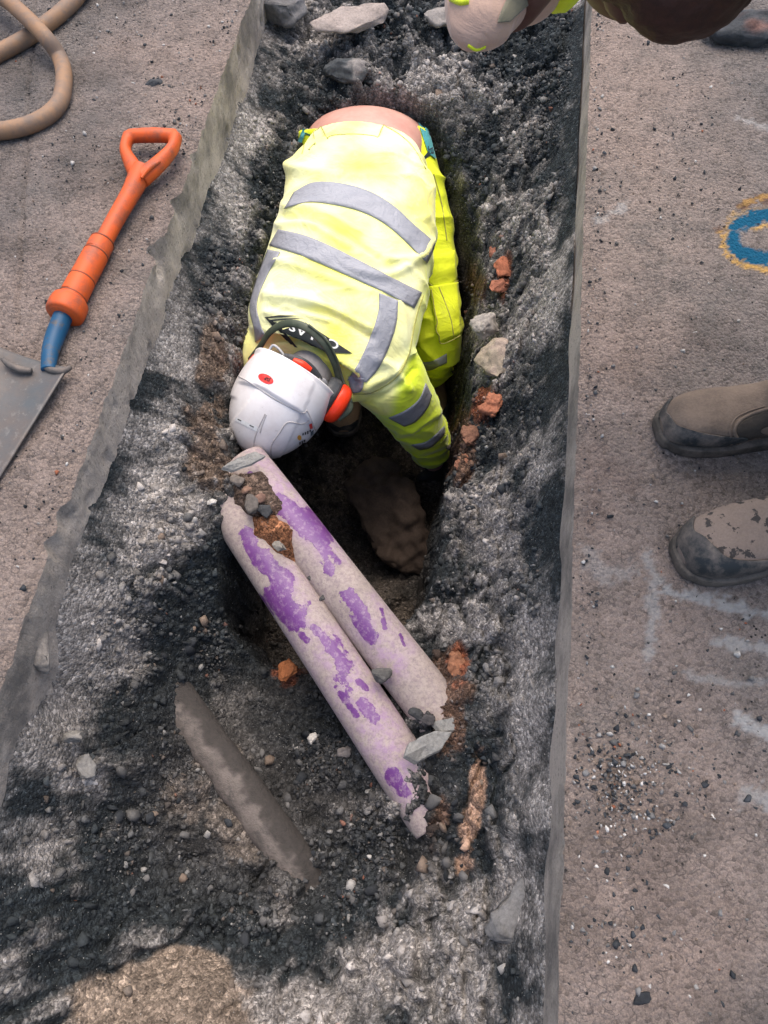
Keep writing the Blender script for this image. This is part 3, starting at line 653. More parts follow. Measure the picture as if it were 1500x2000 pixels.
lump('rock', 608, 1442, -0.47, 0.015, 59, (0.42, 0.39, 0.35), 'pale flat stone on the floor left of the ducts', 'stone', (1.2, .8, .5), .8, sub=2)
lump('rock', 672, 1470, -0.47, 0.019, 60, (0.20, 0.175, 0.16), 'brownish square stone on the floor beside the ducts', 'stone', (1, .9, .6), .2, sub=2)
lump('rock', 1005, 1785, -0.2, 0.05, 61, (0.15, 0.145, 0.14), 'grey clod beside the dark pocket on the right slope', 'rock', (1.1, .9, .5), .7)
lump('rock', 300, 165, 0.0, 0.018, 62, (0.06, 0.062, 0.065), 'dark crumb of tarmac on the slab above the shovel', 'stone', (1.3, .8, .7), .2, sub=2)
lump('rock', 1253, 1950, 0.0, 0.012, 63, (0.02, 0.022, 0.025), 'shiny black pebble on the bottom right slab', 'stone', (1.2, .9, .7), .4, sub=2)
lump('rock', 545, 985, -0.26, 0.001, 64, (0.1, 0.1, 0.1), 'x', 'stone') if False else None

# ------------------------------------------------------------------ the ducts
def duct_mat(name, masks=True):
    m = M(name, 0.45, 0.5)
    pm, ds = m.attr('Bare', 'Fac'), m.attr('Wear', 'Fac')
    fine = m.noise(120, 6, 0.7); edge = m.noise(48, 6, 0.7)
    bare = m.ramp(m.math('ADD', m.math('ADD', pm, m.math('MULTIPLY', m.math('SUBTRACT', edge, 0.5), 1.5)), m.math('MULTIPLY', m.math('SUBTRACT', fine, 0.5), 1.1)), [(0.48, 0.0), (0.53, 1.0)])
    purple = m.mix(m.noise(30, 3), (0.085, 0.018, 0.125), (0.165, 0.05, 0.205)); purple = m.mix(m.ramp(m.noise(85, 6, 0.75), [(0.5, 0.0), (0.68, 0.6)]), purple, (0.40, 0.30, 0.33))
    dustc = m.mix(m.noise(22, 6, 0.7), (0.31, 0.252, 0.22), (0.47, 0.39, 0.345))
    dustc = m.mix(m.math('MULTIPLY', m.ramp(fine, [(0.38, 0.8), (0.56, 0.0)]), 0.8), dustc, (0.20, 0.145, 0.17)); dustc = m.mix(m.ramp(m.noise(300, 5, 0.8), [(0.34, 0.7), (0.46, 0.0)]), dustc, (0.17, 0.14, 0.12)); dustc = m.mix(m.ramp(m.noise(9, 5, 0.65), [(0.5, 0.0), (0.72, 0.55)]), dustc, (0.20, 0.165, 0.14))
    dustc = m.mix(m.math('MULTIPLY', ds, m.ramp(m.noise(45, 6, 0.75), [(0.4, 0.0), (0.6, 0.75)])), dustc, (0.33, 0.20, 0.34))
    c = m.mix(bare, dustc, purple)
    r = m.math('SUBTRACT', 0.95, m.math('MULTIPLY', bare, 0.55))
    h = m.math('ADD', m.math('MULTIPLY', m.math('SUBTRACT', 1.0, bare), 1.0), m.math('MULTIPLY', m.noise(350, 5, 0.75), 0.7))
    return m.fin(c, m.bump(h, 0.35, 0.003), r)
mat_duct = duct_mat('duct_plastic')
def duct(name, a, b, rad, label, patches, veil, mat=mat_duct, cut=0.006):
    a, b = np.array(a), np.array(b); T = nrm(b - a); up = nrm(np.array([0, 0, 1]) - T * T[2]); sd_ = np.cross(T, up)
    Lh = np.linalg.norm(b - a); nv, nu = int(Lh / 0.0035), 110
    u = np.linspace(0, 1, nv); th = np.linspace(0, 2 * math.pi, nu, endpoint=False)
    rr = rad * (1 + 0.006 * np.sin(u * 9))[:, None] * np.ones((1, nu))
    V = (a + u[:, None] * (b - a))[:, None] + (sd_ * np.cos(th)[:, None] + up * np.sin(th)[:, None])[None] * rr[..., None]
    n = fbm(V, 25, 4, 7)
    V += (sd_ * np.cos(th)[:, None] + up * np.sin(th)[:, None])[None] * (0.0012 * np.clip(n, 0, 1) * np.maximum(np.sin(th), 0)[None])[..., None]
    W, F = close(V); me = np_mesh(name, W, F); q = project(W)
    n2 = fbm(W, 16, 4, 9)
    def strokes(L):
        o = np.zeros(len(W))
        for x0, y0, x1, y1, wd, k in L:
            p, e = np.array([x0, y0], float), np.array([x1 - x0, y1 - y0], float)
            t = np.clip(((q - p) @ e) / max(e @ e, 1e-9), 0, 1); d = np.linalg.norm(q - p - t[:, None] * e, axis=1)
            o = np.maximum(o, k * sstep(1.8, 0.2, d / wd + 0.7 * n2))
        return o
    ang = np.arctan2((W - a) @ up, (W - a) @ sd_); lg = (W - a) @ T
    streak = vnoise(np.stack([lg * 9, ang * 3.2, 0 * lg], -1), 1, 5) + 0.6 * vnoise(np.stack([lg * 24, ang * 8, 0 * lg], -1), 1, 6)
    under = sstep(-0.1, -0.75, ((W - a) @ up) / rad)
    set_f(me, np.clip(strokes(patches) * (1 + 0.45 * streak) + 0.55 * under + 0.22 * np.clip(streak - .35, 0, 1), 0, 1), 'Bare'); set_f(me, strokes(veil), 'Wear')
    return tag(link(name, me, mat), label, 'pipe')
ZD = -0.335
duct('purple_duct', at(424, 945, ZD - .005), at(856, 1607, ZD - 0.052), 0.0525, 'front purple plastic duct caked with pale dust, lower left of the pair',
     [(478, 1045, 515, 1110, 15, 1), (515, 1085, 545, 1130, 15, 1), (548, 1130, 560, 1180, 18, 1), (535, 1165, 580, 1205, 22, 1), (600, 1180, 585, 1215, 12, .8), (615, 1225, 640, 1245, 12, .9), (640, 1250, 675, 1300, 18, .9), (660, 1320, 680, 1360, 14, .7), (668, 1355, 695, 1395, 8, 1.1), (705, 1375, 730, 1400, 14, .9), (700, 1330, 716, 1345, 6, .9), (768, 1515, 790, 1545, 14, 1), (590, 1240, 600, 1250, 6, 1)],
     [(640, 1260, 740, 1420, 45, .9), (740, 1440, 800, 1540, 40, .8), (560, 1120, 600, 1220, 30, .6), (560, 1240, 640, 1370, 25, .4)])
duct('purple_duct', at(478, 905, ZD), at(912, 1464, ZD - 0.04), 0.0525, 'rear purple plastic duct caked with pale dust, nearest the pit',
     [(552, 985, 590, 1010, 20, 1), (590, 1010, 625, 1055, 20, 1), (620, 1055, 645, 1110, 14, 1), (640, 1075, 660, 1100, 10, .9), (685, 1165, 710, 1205, 19, 1), (700, 1205, 730, 1245, 13, 1), (745, 1190, 752, 1225, 7, .9), (782, 1240, 790, 1260, 6, .8), (488, 925, 496, 935, 6, 1)],
     [(560, 950, 640, 1060, 40, .9), (710, 1220, 780, 1300, 26, .8), (730, 1170, 800, 1270, 16, .6), (520, 900, 600, 1000, 30, .7)])
def old_mat():
    m = M('old_pipe', 0.95, 0.2)
    c = m.mix(m.ramp(m.noise(14, 6, 0.7), [(0.35, 0), (0.65, 1)]), (0.13, 0.113, 0.102), (0.26, 0.22, 0.195))
    c = m.mix(m.ramp(m.noise(45, 5, 0.7), [(0.5, 0.0), (0.68, 0.8)]), c, (0.075, 0.07, 0.065))
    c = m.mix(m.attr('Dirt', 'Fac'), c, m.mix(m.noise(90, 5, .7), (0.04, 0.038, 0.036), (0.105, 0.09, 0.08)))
    return m.fin(c, m.bump(m.noise(200, 6, 0.75), 0.9, 0.007))
mat_old = old_mat()
V, F = tube([at(284, 1280, -.436), at(390, 1428, -.458), at(490, 1565, -.474), at(568, 1676, -.490), at(620, 1752, -.535)], [.040, .041, .041, .041, .040], 48, 160)
me = np_mesh('old_pipe', V, F); push(me, 0.003 * fbm(co(me), 30, 4, 3)); _v, _n = co(me), nor(me)
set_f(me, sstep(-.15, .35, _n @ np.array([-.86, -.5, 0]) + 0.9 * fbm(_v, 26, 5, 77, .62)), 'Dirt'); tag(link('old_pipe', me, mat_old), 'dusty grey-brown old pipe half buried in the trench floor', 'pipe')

# soil and stones lying on the upper end of the ducts
def heap(name, pts, seed, rgb, label, cat_='soil', h=0.03, n=60):
    c = np.mean([at(x, y, -0.285) for x, y in pts], axis=0)
    ring = np.array([at(x, y, -0.285) for x, y in pts]); u = np.linspace(-0.12, 0.12, n)
    X, Y = np.meshgrid(c[0] + u, c[1] + u); Pg = np.stack([X.ravel(), Y.ravel(), np.full(X.size, c[2])], -1)
    sdv = poly_sd(Pg, ring[:, :2]) + 0.01 * fbm(Pg, 50, 4, seed); d, _, i_ = worley2(Pg[:, 0], Pg[:, 1], 90, seed)
    Pg[:, 2] += -0.04 + (0.04 + h) * sstep(-0.012, 0.03, sdv) + 0.010 * fbm(Pg, 40, 4, seed) + 0.006 * (0.5 - d)
    F = gridF(n, n); keepf = (sdv[F] > -0.014).all(1)
    me = np_mesh(name, Pg, F[keepf]); set_col(me, np.array(rgb) * (0.6 + 0.8 * i_[:, None]))
    return tag(link(name, me, mat_soil), label, cat_)
heap('soil_heap', [(488,1002),(545,990),(580,1030),(572,1078),(535,1078),(490,1040)], 5, (0.27, 0.12, 0.06), 'heap of orange-brown soil lying across both purple ducts', h=.016)
heap('soil_heap', [(440,950),(462,920),(515,908),(548,950),(572,1000),(540,1012),(500,1010),(468,1005),(445,980)], 6, (0.15, 0.105, 0.08), 'dark brown clods piled on the dusty duct ends', h=.014)
for i, (x, y, s_, rgb, lb) in enumerate([(462, 940, .021, (.16, .135, .115), 'rounded grey-brown stone on the soil beside the helmet'), (508, 975, .016, (.17, .10, .075), 'reddish clod in the middle of the soil on the ducts'), (492, 985, .023, (.115, .10, .088), 'brown angular stone topmost on the duct soil'),
        (518, 998, .018, (.045, .046, .048), 'black stone on the duct soil next to the orange heap'), (545, 1068, .014, (.2, .18, .155), 'small pale stone at the foot of the orange soil heap'), (480, 957, .013, (.2, .12, .085), 'small reddish stone on the soil near the helmet'), (629, 1168, .008, (.06, .058, .055), 'tiny dark stone in the groove between ducts'), (604, 1130, .006, (.06, .058, .055), 'tiniest dark pebble in the duct groove'), (813, 1395, .016, (.05, .05, .05), 'dark stone at the lower end of the rear duct'), (835, 1408, .017, (.06, .055, .055), 'black lump beside the grey slate scrap')]):
    lump('rock', x, y, -0.258 if y < 1080 else (-0.285 if y < 1300 else -.30), s_, 70 + i, rgb, lb, 'stone', (1.1, .95, .75), i * .7, sub=2, rough=.1)
# thin grey slate scraps
def slate(name, pts, z0, z1, th, label, seed):
    n = len(pts); top = np.array([at(x, y, z) for (x, y), z in zip(pts, np.linspace(z0, z1, n))])
    bot = top - np.array([0.004, 0.004, th]); V = np.vstack([top, bot, top.mean(0, keepdims=True), bot.mean(0, keepdims=True)])
    j = np.arange(n); k = (j + 1) % n
    F = [np.stack([j, j + n, k + n, k], 1).astype(np.int32), np.vstack([np.stack([j, k, np.full(n, 2 * n)], 1), np.stack([k + n, j + n, np.full(n, 2 * n + 1)], 1)]).astype(np.int32)]
    o = link(name + '_work', np_mesh(name, V, F)); s = o.modifiers.new('s', 'SUBSURF'); s.subdivision_type = 'SIMPLE'; s.levels = s.render_levels = 4
    me = evaluated(o, name); push(me, 0.003 * fbm(co(me), 40, 4, seed)); set_col(me, np.full((len(me.vertices), 3), 0.24) * np.array([1, .97, .9]))
    return tag(link(name, me, mat_stone, sm=False), label, 'scrap')
slate('slate_scrap', [(792,1475),(800,1450),(850,1428),(882,1430),(862,1462),(815,1488)], -.27, -.29, .006, 'grey slate scrap leaning on the lower end of the ducts', 1)
slate('slate_scrap', [(845,1410),(885,1402),(890,1425),(862,1428)], -.295, -.30, .006, 'smaller pale slate scrap above the larger grey one', 2)
slate('slate_scrap', [(435,912),(462,895),(498,882),(520,890),(492,905),(455,918)], -.235, -.245, .005, 'grey slate scrap sticking out under the helmet', 3)

# ------------------------------------------------------------------ people: shared builders
def part(name, me, mat, parent, sm=True):       # a child whose mesh is written in world coordinates
    o = link(name, me, mat, parent, sm)
    p, off = parent, Vector((0, 0, 0))
    while p is not None: off += p.location; p = p.parent
    o.location = -off; return o
def hand_parts(wrist, d, n, curl=0.5, k=1.0, thumb=1):
    """Palm, four unequal bent fingers and a thumb that leaves the palm's side; d points along the hand, n out of its back."""
    wrist = np.array(wrist, float); d = nrm(d); n = nrm(np.array(n, float) - d * np.dot(n, d)); s = np.cross(d, n) * thumb
    out = [tube([wrist - d * .02 * k, wrist + d * .02 * k, wrist + d * .055 * k, wrist + d * .088 * k], [(.027*k, .021*k), (.036*k, .017*k), (.042*k, .016*k), (.040*k, .013*k)], 20, 24, up=n)]
    for i, (o_, L_) in enumerate(((.030, .068), (.010, .078), (-.011, .072), (-.031, .056))):
        b = wrist + d * (.080 - .004 * abs(i - 1)) * k + s * o_ * k; pts = [b]; a = 0.2
        for j, f in enumerate((.45, .32, .23)):
            a += curl * (0.9, 0.9, 0.6)[j]; pts.append(pts[-1] + (d * math.cos(a) - n * math.sin(a)) * L_ * f * k)
        out.append(tube(pts, [.0105*k, .0098*k, .0088*k, .0068*k], 12, 20, up=n))
    b = wrist + d * .025 * k + s * .030 * k
    out.append(tube([b - s * .012 * k, b + s * .012 * k + d * .018 * k - n * .006 * k, b + s * .022 * k + d * .045 * k - n * .018 * k, b + s * .018 * k + d * .068 * k - n * .032 * k], [.014*k, .0135*k, .0115*k, .008*k], 12, 20, up=n))
    return out
def head_parts(c, Lf, Fw, Up, k=1.0):
    """Skull, jaw, brow, nose, lips, ears; c is the middle of the skull."""
    c = np.array(c, float); A = np.array([Lf, Fw, Up])
    def q(x, y, z): return c + np.array([x, y, z]) * k @ A
    def e(x, y, z, a, b, d): return ball(q(x, y, z), A * (np.array([a, b, d]) * k)[:, None])
    out = [e(0, -.008, .02, .075, .095, .09), e(0, .028, -.055, .055, .062, .062), e(0, .062, .012, .05, .026, .03), e(0, .04, -.098, .03, .036, .022), e(0, .082, -.075, .026, .014, .012),
           tube([q(0, .082, .012), q(0, .098, -.018), q(0, .108, -.038), q(0, .09, -.048)], [.008*k, .011*k, .016*k, .012*k], 14, 20, up=Fw)]
    for s in (-1, 1):
        out.append(e(s * .078, -.008, -.02, .010, .020, .034)); out.append(e(s * .038, .06, -.035, .022, .022, .02)); out.append(e(s*.032, .078, .012, .017, .013, .012))
    return out
def eyes(parent, c, Lf, Fw, Up):
    A = np.array([Lf, Fw, Up])
    for s in (-1, 1):
        V, F = ball(np.array(c) + np.array([s * .032, .0805, .008]) @ A, A * 0.0125, 16, 10)
        part('eye', np_mesh('eye', V, F), mat_eye, parent)
def bvh(me): return BVHTree.FromPolygons([v.co for v in me.vertices], [p.vertices[:] for p in me.polygons])
CAMV = Vector((0, 0, CAM_H))
def cast(tree, px, py, off=0.002, guess=1.9):   # a point of a garment where it shows at (px, py), lifted off it a little
    h = tree.ray_cast(CAMV, Vector(ray(px, py)))
    if h[0] is None:
        h = tree.find_nearest(Vector(far(px, py, guess)))
    n = h[1]
    if n.dot(Vector(ray(px, py))) > 0: n = -n
    return np.array(h[0] + n * off)
def patch(name, tree, A, B, mat, parent, n=40, m=8, off=0.002, th=0.0015):
    """A strip sewn on a garment between two edge lines A and B."""
    a, b = spline(np.array(A, float), n), spline(np.array(B, float), n)
    G = np.array([[cast(tree, *(a[i] * (1 - k) + b[i] * k), off) for k in np.linspace(0, 1, m)] for i in range(n)])
    G[1:-1] = (G[:-2] + 2 * G[1:-1] + G[2:]) / 4
    me = np_mesh(name, G, gridF(n, m)); o = part(name, me, mat, parent)
    s = o.modifiers.new('s', 'SOLIDIFY'); s.thickness = th; s.offset = 0
    return o
def fabric(name, base, dirt=None, amt=(0.62, 0.8), rough=0.8, sheen=0.25, fold=0.0):
    m = M(name, rough, 0.25)
    c = m.mix(m.noise(6, 4), tuple(x * 0.94 for x in base), base)
    if dirt: c = m.mix(m.ramp(m.noise(9, 7, 0.72), [(amt[0], 0.0), (amt[1], 0.8)]), c, dirt)  # dirt colour; on the worker's jacket these patches carry painted glare
    m.b.inputs['Sheen Weight'].default_value = sheen; m.b.inputs['Sheen Roughness'].default_value = 0.4
    h = m.math('ADD', m.math('MULTIPLY', m.noise(900, 2), 0.12), m.math('ADD', m.math('MULTIPLY', m.noise(45, 5, 0.6), .4), m.math('MULTIPLY', m.noise(13, 4, 0.55, dist=1.8), 2.2)))
    return m.fin(c, m.bump(h, 0.30, 0.012))
mat_vest = fabric('hi_vis_back', (0.90, 0.85, 0.07), (0.93, 0.76, 0.40), (0.50, 0.72), sheen=0.35)  # peach patches on the yellow: blown-out light painted into the cloth
def paint_glare(mt):                            # strong light on the back painted into the cloth: paler in broad uneven areas
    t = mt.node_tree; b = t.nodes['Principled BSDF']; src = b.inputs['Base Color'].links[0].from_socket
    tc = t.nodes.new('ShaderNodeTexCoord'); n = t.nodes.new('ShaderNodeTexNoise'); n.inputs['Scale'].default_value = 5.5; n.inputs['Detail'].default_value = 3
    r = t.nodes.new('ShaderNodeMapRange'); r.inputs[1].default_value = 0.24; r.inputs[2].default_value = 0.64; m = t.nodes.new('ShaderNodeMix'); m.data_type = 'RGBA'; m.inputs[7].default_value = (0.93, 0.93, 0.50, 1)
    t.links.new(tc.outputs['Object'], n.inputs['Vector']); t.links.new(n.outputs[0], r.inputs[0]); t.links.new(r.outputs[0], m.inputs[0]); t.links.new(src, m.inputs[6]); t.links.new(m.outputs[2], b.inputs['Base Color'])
paint_glare(mat_vest)
mat_hivis = fabric('hi_vis_sleeve', (0.72, 0.90, 0.03), (0.42, 0.50, 0.05), (0.58, 0.85), sheen=0.1)
mat_trou = fabric('hi_vis_trousers', (0.78, 0.86, 0.03), (0.42, 0.44, 0.06), (0.55, 0.8), sheen=0.1)
def tape_mat():
    m = M('reflective_tape', 0.42, 0.5)
    c = m.mix(m.noise(12, 5, 0.6), (0.24, 0.245, 0.272), (0.33, 0.335, 0.362))
    return m.fin(c, m.bump(m.noise(45, 6, 0.65, dist=0.6), 0.6, 0.008))
mat_tape = tape_mat()
mat_seam = dirty('seam_thread', (0.45, 0.42, 0.10), (0.25, 0.22, 0.08))
mat_skin = dirty('skin', (0.52, 0.30, 0.235), (0.46, 0.22, 0.17), 0.55, (0.4, 0.7), 14, 0.12, 220)
mat_skin2 = dirty('skin_ruddy', (0.36, 0.17, 0.125), (0.28, 0.11, 0.085), 0.55, (0.4, 0.7), 14, 0.12, 220)
mat_eye = dirty('eye', (0.6, 0.58, 0.55), (0.5, 0.45, 0.42), 0.3)
mat_teal = fabric('teal_elastic', (0.06, 0.30, 0.31)); mat_navy = fabric('navy_print', (0.02, 0.04, 0.06))
mat_glove = dirty('work_glove', (0.045, 0.05, 0.055), (0.06, 0.05, 0.04), 0.8)
mat_black = dirty('black_print', (0.012, 0.016, 0.018), (0.03, 0.035, 0.035), 0.6, bump=0.05)
mat_white = dirty('white_print', (0.78, 0.79, 0.78), (0.6, 0.6, 0.58), 0.6, bump=0.05)
mat_greycol = fabric('grey_collar', (0.33, 0.31, 0.31))
def shell_mat():
    m = M('helmet_shell', 0.30, 0.5)
    c = m.mix(m.ramp(m.noise(9, 6, 0.7), [(0.45, 0.0), (0.75, 0.55)]), (0.76, 0.73, 0.72), (0.52, 0.45, 0.42))
    c = m.mix(m.ramp(m.noise(70, 6, 0.75), [(0.63, 0.0), (0.72, 0.65)]), c, (0.28, 0.24, 0.22))
    return m.fin(c, m.bump(m.noise(140, 4), 0.06, 0.002), m.ramp(m.noise(20, 4), [(0.3, 0.25), (0.7, 0.5)]))
mat_shell = shell_mat()
mat_groove = dirty('helmet_groove', (0.50, 0.47, 0.46), (0.40, 0.37, 0.35))
mat_band = dirty('olive_band', (0.055, 0.068, 0.045), (0.10, 0.11, 0.075), 0.45)
mat_darkp = dirty('dark_plastic', (0.035, 0.038, 0.042), (0.09, 0.09, 0.09), 0.5)
mat_redp = dirty('red_orange_plastic', (0.80, 0.045, 0.012), (0.55, 0.04, 0.02), 0.32, (0.55, 0.85), bump=0.04)
mat_greyp = dirty('grey_plastic', (0.42, 0.42, 0.43), (0.3, 0.29, 0.28), 0.45)
def leather(name, mud, dark, lo, hi, sc_=34):
    m = M(name, 0.8, 0.3)
    f = m.ramp(m.noise(sc_, 5, 0.6), [(lo, 0.0), (hi, 1.0)])
    mc = m.mix(m.noise(16, 6, 0.7), tuple(x * 0.65 for x in mud), mud)
    c = m.mix(f, mc, dark); c = m.mix(0.4, c, m.ramp(m.noise(260, 5, 0.7), [(0.3, 0.6), (0.7, 1.3)]), 'MULTIPLY')
    return m.fin(c, m.bump(m.math('ADD', m.noise(55, 5, 0.6), m.math('MULTIPLY', m.noise(300, 4), 0.4)), 0.4, 0.005))
mat_boot = leather('tan_boot_leather', (0.44, 0.27, 0.165), (0.24, 0.15, 0.10), 0.55, 0.8)
mat_bootm = leather('muddy_boot_leather', (0.22, 0.160, 0.118), (0.10, 0.074, 0.056), 0.46, 0.72, 12)
mat_boots = leather('spotted_boot_leather', (0.26, 0.195, 0.155), (0.045, 0.038, 0.034), 0.575, 0.60, 42)
mat_rub = dirty('black_rubber', (0.022, 0.026, 0.028), (0.16, 0.13, 0.108), 0.6, (0.42, 0.66), 24, 0.3, 90)
mat_elastic = leather('elastic_panel', (0.07, 0.055, 0.042), (0.04, 0.032, 0.026), 0.4, 0.7, 60)
mat_sole = dirty('boot_sole', (0.05, 0.042, 0.034), (0.13, 0.105, 0.085), 0.8, (0.4, 0.6))

def boot(parent, toe, heel_dir, mat, k=1.0, lean=0.0, shaft=0.20, cap=(.042, .075), gusset=None):
    """A pull-on work boot: upper with shaft, sole with heel, black rubber toe cap, curved seam. toe = ground point under the tip."""
    toe = np.array(toe, float); X = nrm(np.array([heel_dir[0], heel_dir[1], 0.0])); Y = np.array([-X[1], X[0], 0.0]); Z = np.array([0, 0, 1.0])
    prof = np.array([(0.0, .012, .018, .030), (.008, .028, .012, .050), (.025, .042, .012, .066), (.055, .0505, .012, .074), (.095, .053, .012, .078), (.135, .050, .012, .086), (.17, .046, .012, .104), (.205, .044, .012, .128), (.24, .043, .012, .14), (.275, .040, .012, .135), (.296, .022, .016, .10)]) * k
    pr = spline(prof, 70); th = np.linspace(0, 2 * math.pi, 40, endpoint=False)
    def surf(x, hw, zl, zh, t, grow=0.0):
        cz, hz = (zl + zh) / 2, (zh - zl) / 2 + grow
        y = np.sign(np.cos(t)) * np.abs(np.cos(t)) ** 0.8 * (hw + grow); z = cz + np.sign(np.sin(t)) * np.abs(np.sin(t)) ** 0.85 * hz
        return toe + x[..., None] * X + y[..., None] * Y + z[..., None] * Z
    V = surf(pr[:, :1], pr[:, 1:2], pr[:, 2:3], pr[:, 3:4], th[None])
    def sp(x, z, y=0): return toe + X * x * k + Y * y * k + Z * z * k
    sh = tube([sp(.225, .07), sp(.225, .13), sp(.232 + lean * .3, .20), sp(.24 + lean, .13 + shaft)], [(.044*k, .062*k), (.047*k, .066*k), (.052*k, .066*k), (.058*k, .068*k)], 32, 40, up=X)
    me = remesh('boot', [close(V), sh], 0.004, 5)
    v = co(me); push(me, 0.0015 * fbm(v, 40, 3, 3) + 0.002 * np.exp(-((((v - toe) @ X) - .13 * k) / .012) ** 2) * np.sin(((v - toe) @ Y) * 60))
    b = part('boot', me, mat, parent)
    hw = pr[:, 1] + .004
    O = np.concatenate([np.stack([pr[:, 0], hw], 1), np.stack([pr[::-1, 0], -hw[::-1]], 1)]); O[:, 0] = np.where(O[:, 0] < 0.01, O[:, 0] - .004, O[:, 0])
    ring = lambda z, g: toe + (O[:, :1] - g) * X + O[:, 1:] * (1 + g * 6) * Y + z * Z
    V = np.stack([ring(.0, -.001), ring(.003, .001), ring(.012, .0015), ring(.020, .0015), ring(.024, 0)], 0)
    part('sole', np_mesh('sole', *close(V)), mat_sole, b)
    n1_, n2_ = 30, 46; tt_ = np.linspace(-0.08 * math.pi, 1.08 * math.pi, n2_)
    U = np.linspace(0, 1, n1_)[:, None]; xm = (cap[0] * (0.45 + 0.55 * sstep(0.6, -0.5, np.cos(tt_))) + cap[1] * np.clip(-np.cos(tt_), 0, 1) ** 5 + .02 * np.clip(np.cos(tt_), 0, 1) ** 4)[None] * k
    xs = U ** 1.3 * xm; f = lambda c: np.interp(xs, pr[:, 0], pr[:, c])
    G = surf(xs, f(1), f(2), f(3), tt_[None] * np.ones_like(xs), 0.0035)
    tc = part('toe_cap', np_mesh('toe_cap', G, gridF(n1_, n2_)), mat_rub, b); s = tc.modifiers.new('s', 'SOLIDIFY'); s.thickness = 0.004; s.offset = -1
    tb = bvh(me)
    if gusset:                                                       # dark elastic side panel inside a raised stitched edge
        patch('elastic_gusset', tb, gusset[0], gusset[1], mat_elastic, b, 30, 10, .0012, .001)
        line('seam', tb, gusset[2], mat, b, .0032, .0005, 60); line('seam', tb, [(x - 9, y - (4 if y < 838 else -3)) for x, y in gusset[2]], mat, b, .0016, .0004, 60)
    return b

# ------------------------------------------------------------------ the worker bent over in the pit
wbase = np.array([-0.02, 1.5, -0.94]); wk = empty('person', wbase)
tag(wk, 'worker in a hi-vis jacket and white helmet bent double over the pit', 'person')
SEC = [((600,290),2.09,(824,310),2.06,.102), ((580,325),2.06,(836,352),2.03,.116), ((566,345),2.045,(845,372),2.015,.124)][0:2] + [((562,350),2.03,(850,385),2.00,.132), ((553,408),1.99,(852,462),1.96,.138), ((533,470),1.95,(842,545),1.91,.142), ((504,555),1.91,(820,640),1.87,.134),
       ((485,618),1.88,(792,712),1.84,.116), ((500,668),1.855,(735,768),1.81,.085), ((532,692),1.845,(668,748),1.81,.060)]
Ls = np.array([far(*a, ta) for a, ta, _, _, _ in SEC]); Rs = np.array([far(*b, tb) for _, _, b, tb, _ in SEC]); Tk = np.array([s[4] for s in SEC])
def torso(nv=150, nu=120, grow=0.0, v0=0.0, v1=1.0, ext=None):
    Lq, Rq, T_ = Ls, Rs, Tk
    L_, R_, t_ = spline(Lq, nv), spline(Rq, nv), spline(T_, nv)
    C_ = (L_ + R_) / 2; e1 = nrm(R_ - L_); W_ = np.linalg.norm(R_ - L_, axis=1) / 2
    ax = nrm(np.gradient(C_, axis=0)); e2 = nrm(np.cross(ax, e1))
    th = np.linspace(0, 2 * math.pi, nu, endpoint=False); p = 0.86
    c, s = np.cos(th), np.sin(th)
    V = C_[:, None] + e1[:, None] * ((W_ + grow)[:, None] * np.sign(s) * np.abs(s) ** p)[..., None] + e2[:, None] * ((t_ + grow)[:, None] * np.sign(c) * np.abs(c) ** p)[..., None]
    return V, C_, e1, e2, ax
V, TC, TE1, TE2, TAX = torso()
sleeveL = tube([far(700,700,1.92), far(752,733,1.89), far(782,772,1.96), far(812,818,2.08), far(836,862,2.25), far(843,886,2.32)], [.085, .094, .083, .072, .060, .050], 40, 110)
sleeveR = tube([far(560,690,1.95), far(522,690,1.93), far(540,735,2.05), far(590,745,2.18), far(625,760,2.36)], [.07, .082, .078, .066, .05], 32, 80)
jm = remesh('jacket', [close(V), sleeveL, sleeveR], 0.0042, 6)
v = co(jm); hl = np.array([far(838,872,2.25), far(752,733,1.89)])
def folds(v, A, sx, seed, pw=2.0):
    n = vnoise(v @ A, sx, seed) + 0.45 * vnoise(v @ A, sx * 2.2, seed + 5); return (1 - np.clip(np.abs(n) * 1.5, 0, 1)) ** pw
qj = project(v)
A1 = np.array([[0.9, -.45, 0], [.9, 1.9, 0], [0, 0, 1.1]]).T * 1.0
F1 = folds(v, np.array([[.35, .5, .2], [-.15, 1.25, .25], [.1, .1, .6]]).T, 7, 3, 3.0)
arm = sstep(0, 1, ((v - hl[1]) @ nrm(hl[0] - hl[1])) / 0.25) * (qj[:, 0] > 690)
F2 = folds(v, np.array([[.3, 0, .2], [0, .3, 0.1], [0.25, .1, 1.2]]).T, 13, 9)
wide = fbm(v, 5, 2, 33)
def bump_px(L):                          # folds the photograph shows: pixel polylines with a width and a height
    o = np.zeros(len(v))
    for pts, wd, hgt in L:
        dmin = np.full(len(v), 1e9)
        Pp = spline(np.array(pts, float), 24)
        for a_, b_ in zip(Pp[:-1], Pp[1:]):
            e_ = b_ - a_; u_ = np.clip(((qj - a_) @ e_) / (e_ @ e_), 0, 1); dmin = np.minimum(dmin, np.linalg.norm(qj - a_ - u_[:, None] * e_, axis=1))
        o += hgt * np.exp(-(dmin / wd) ** 2)
    return o
seenj = sstep(-0.1, 0.15, np.einsum('ij,ij->i', nor(jm), nrm(np.array([0, 0, CAM_H]) - v)))
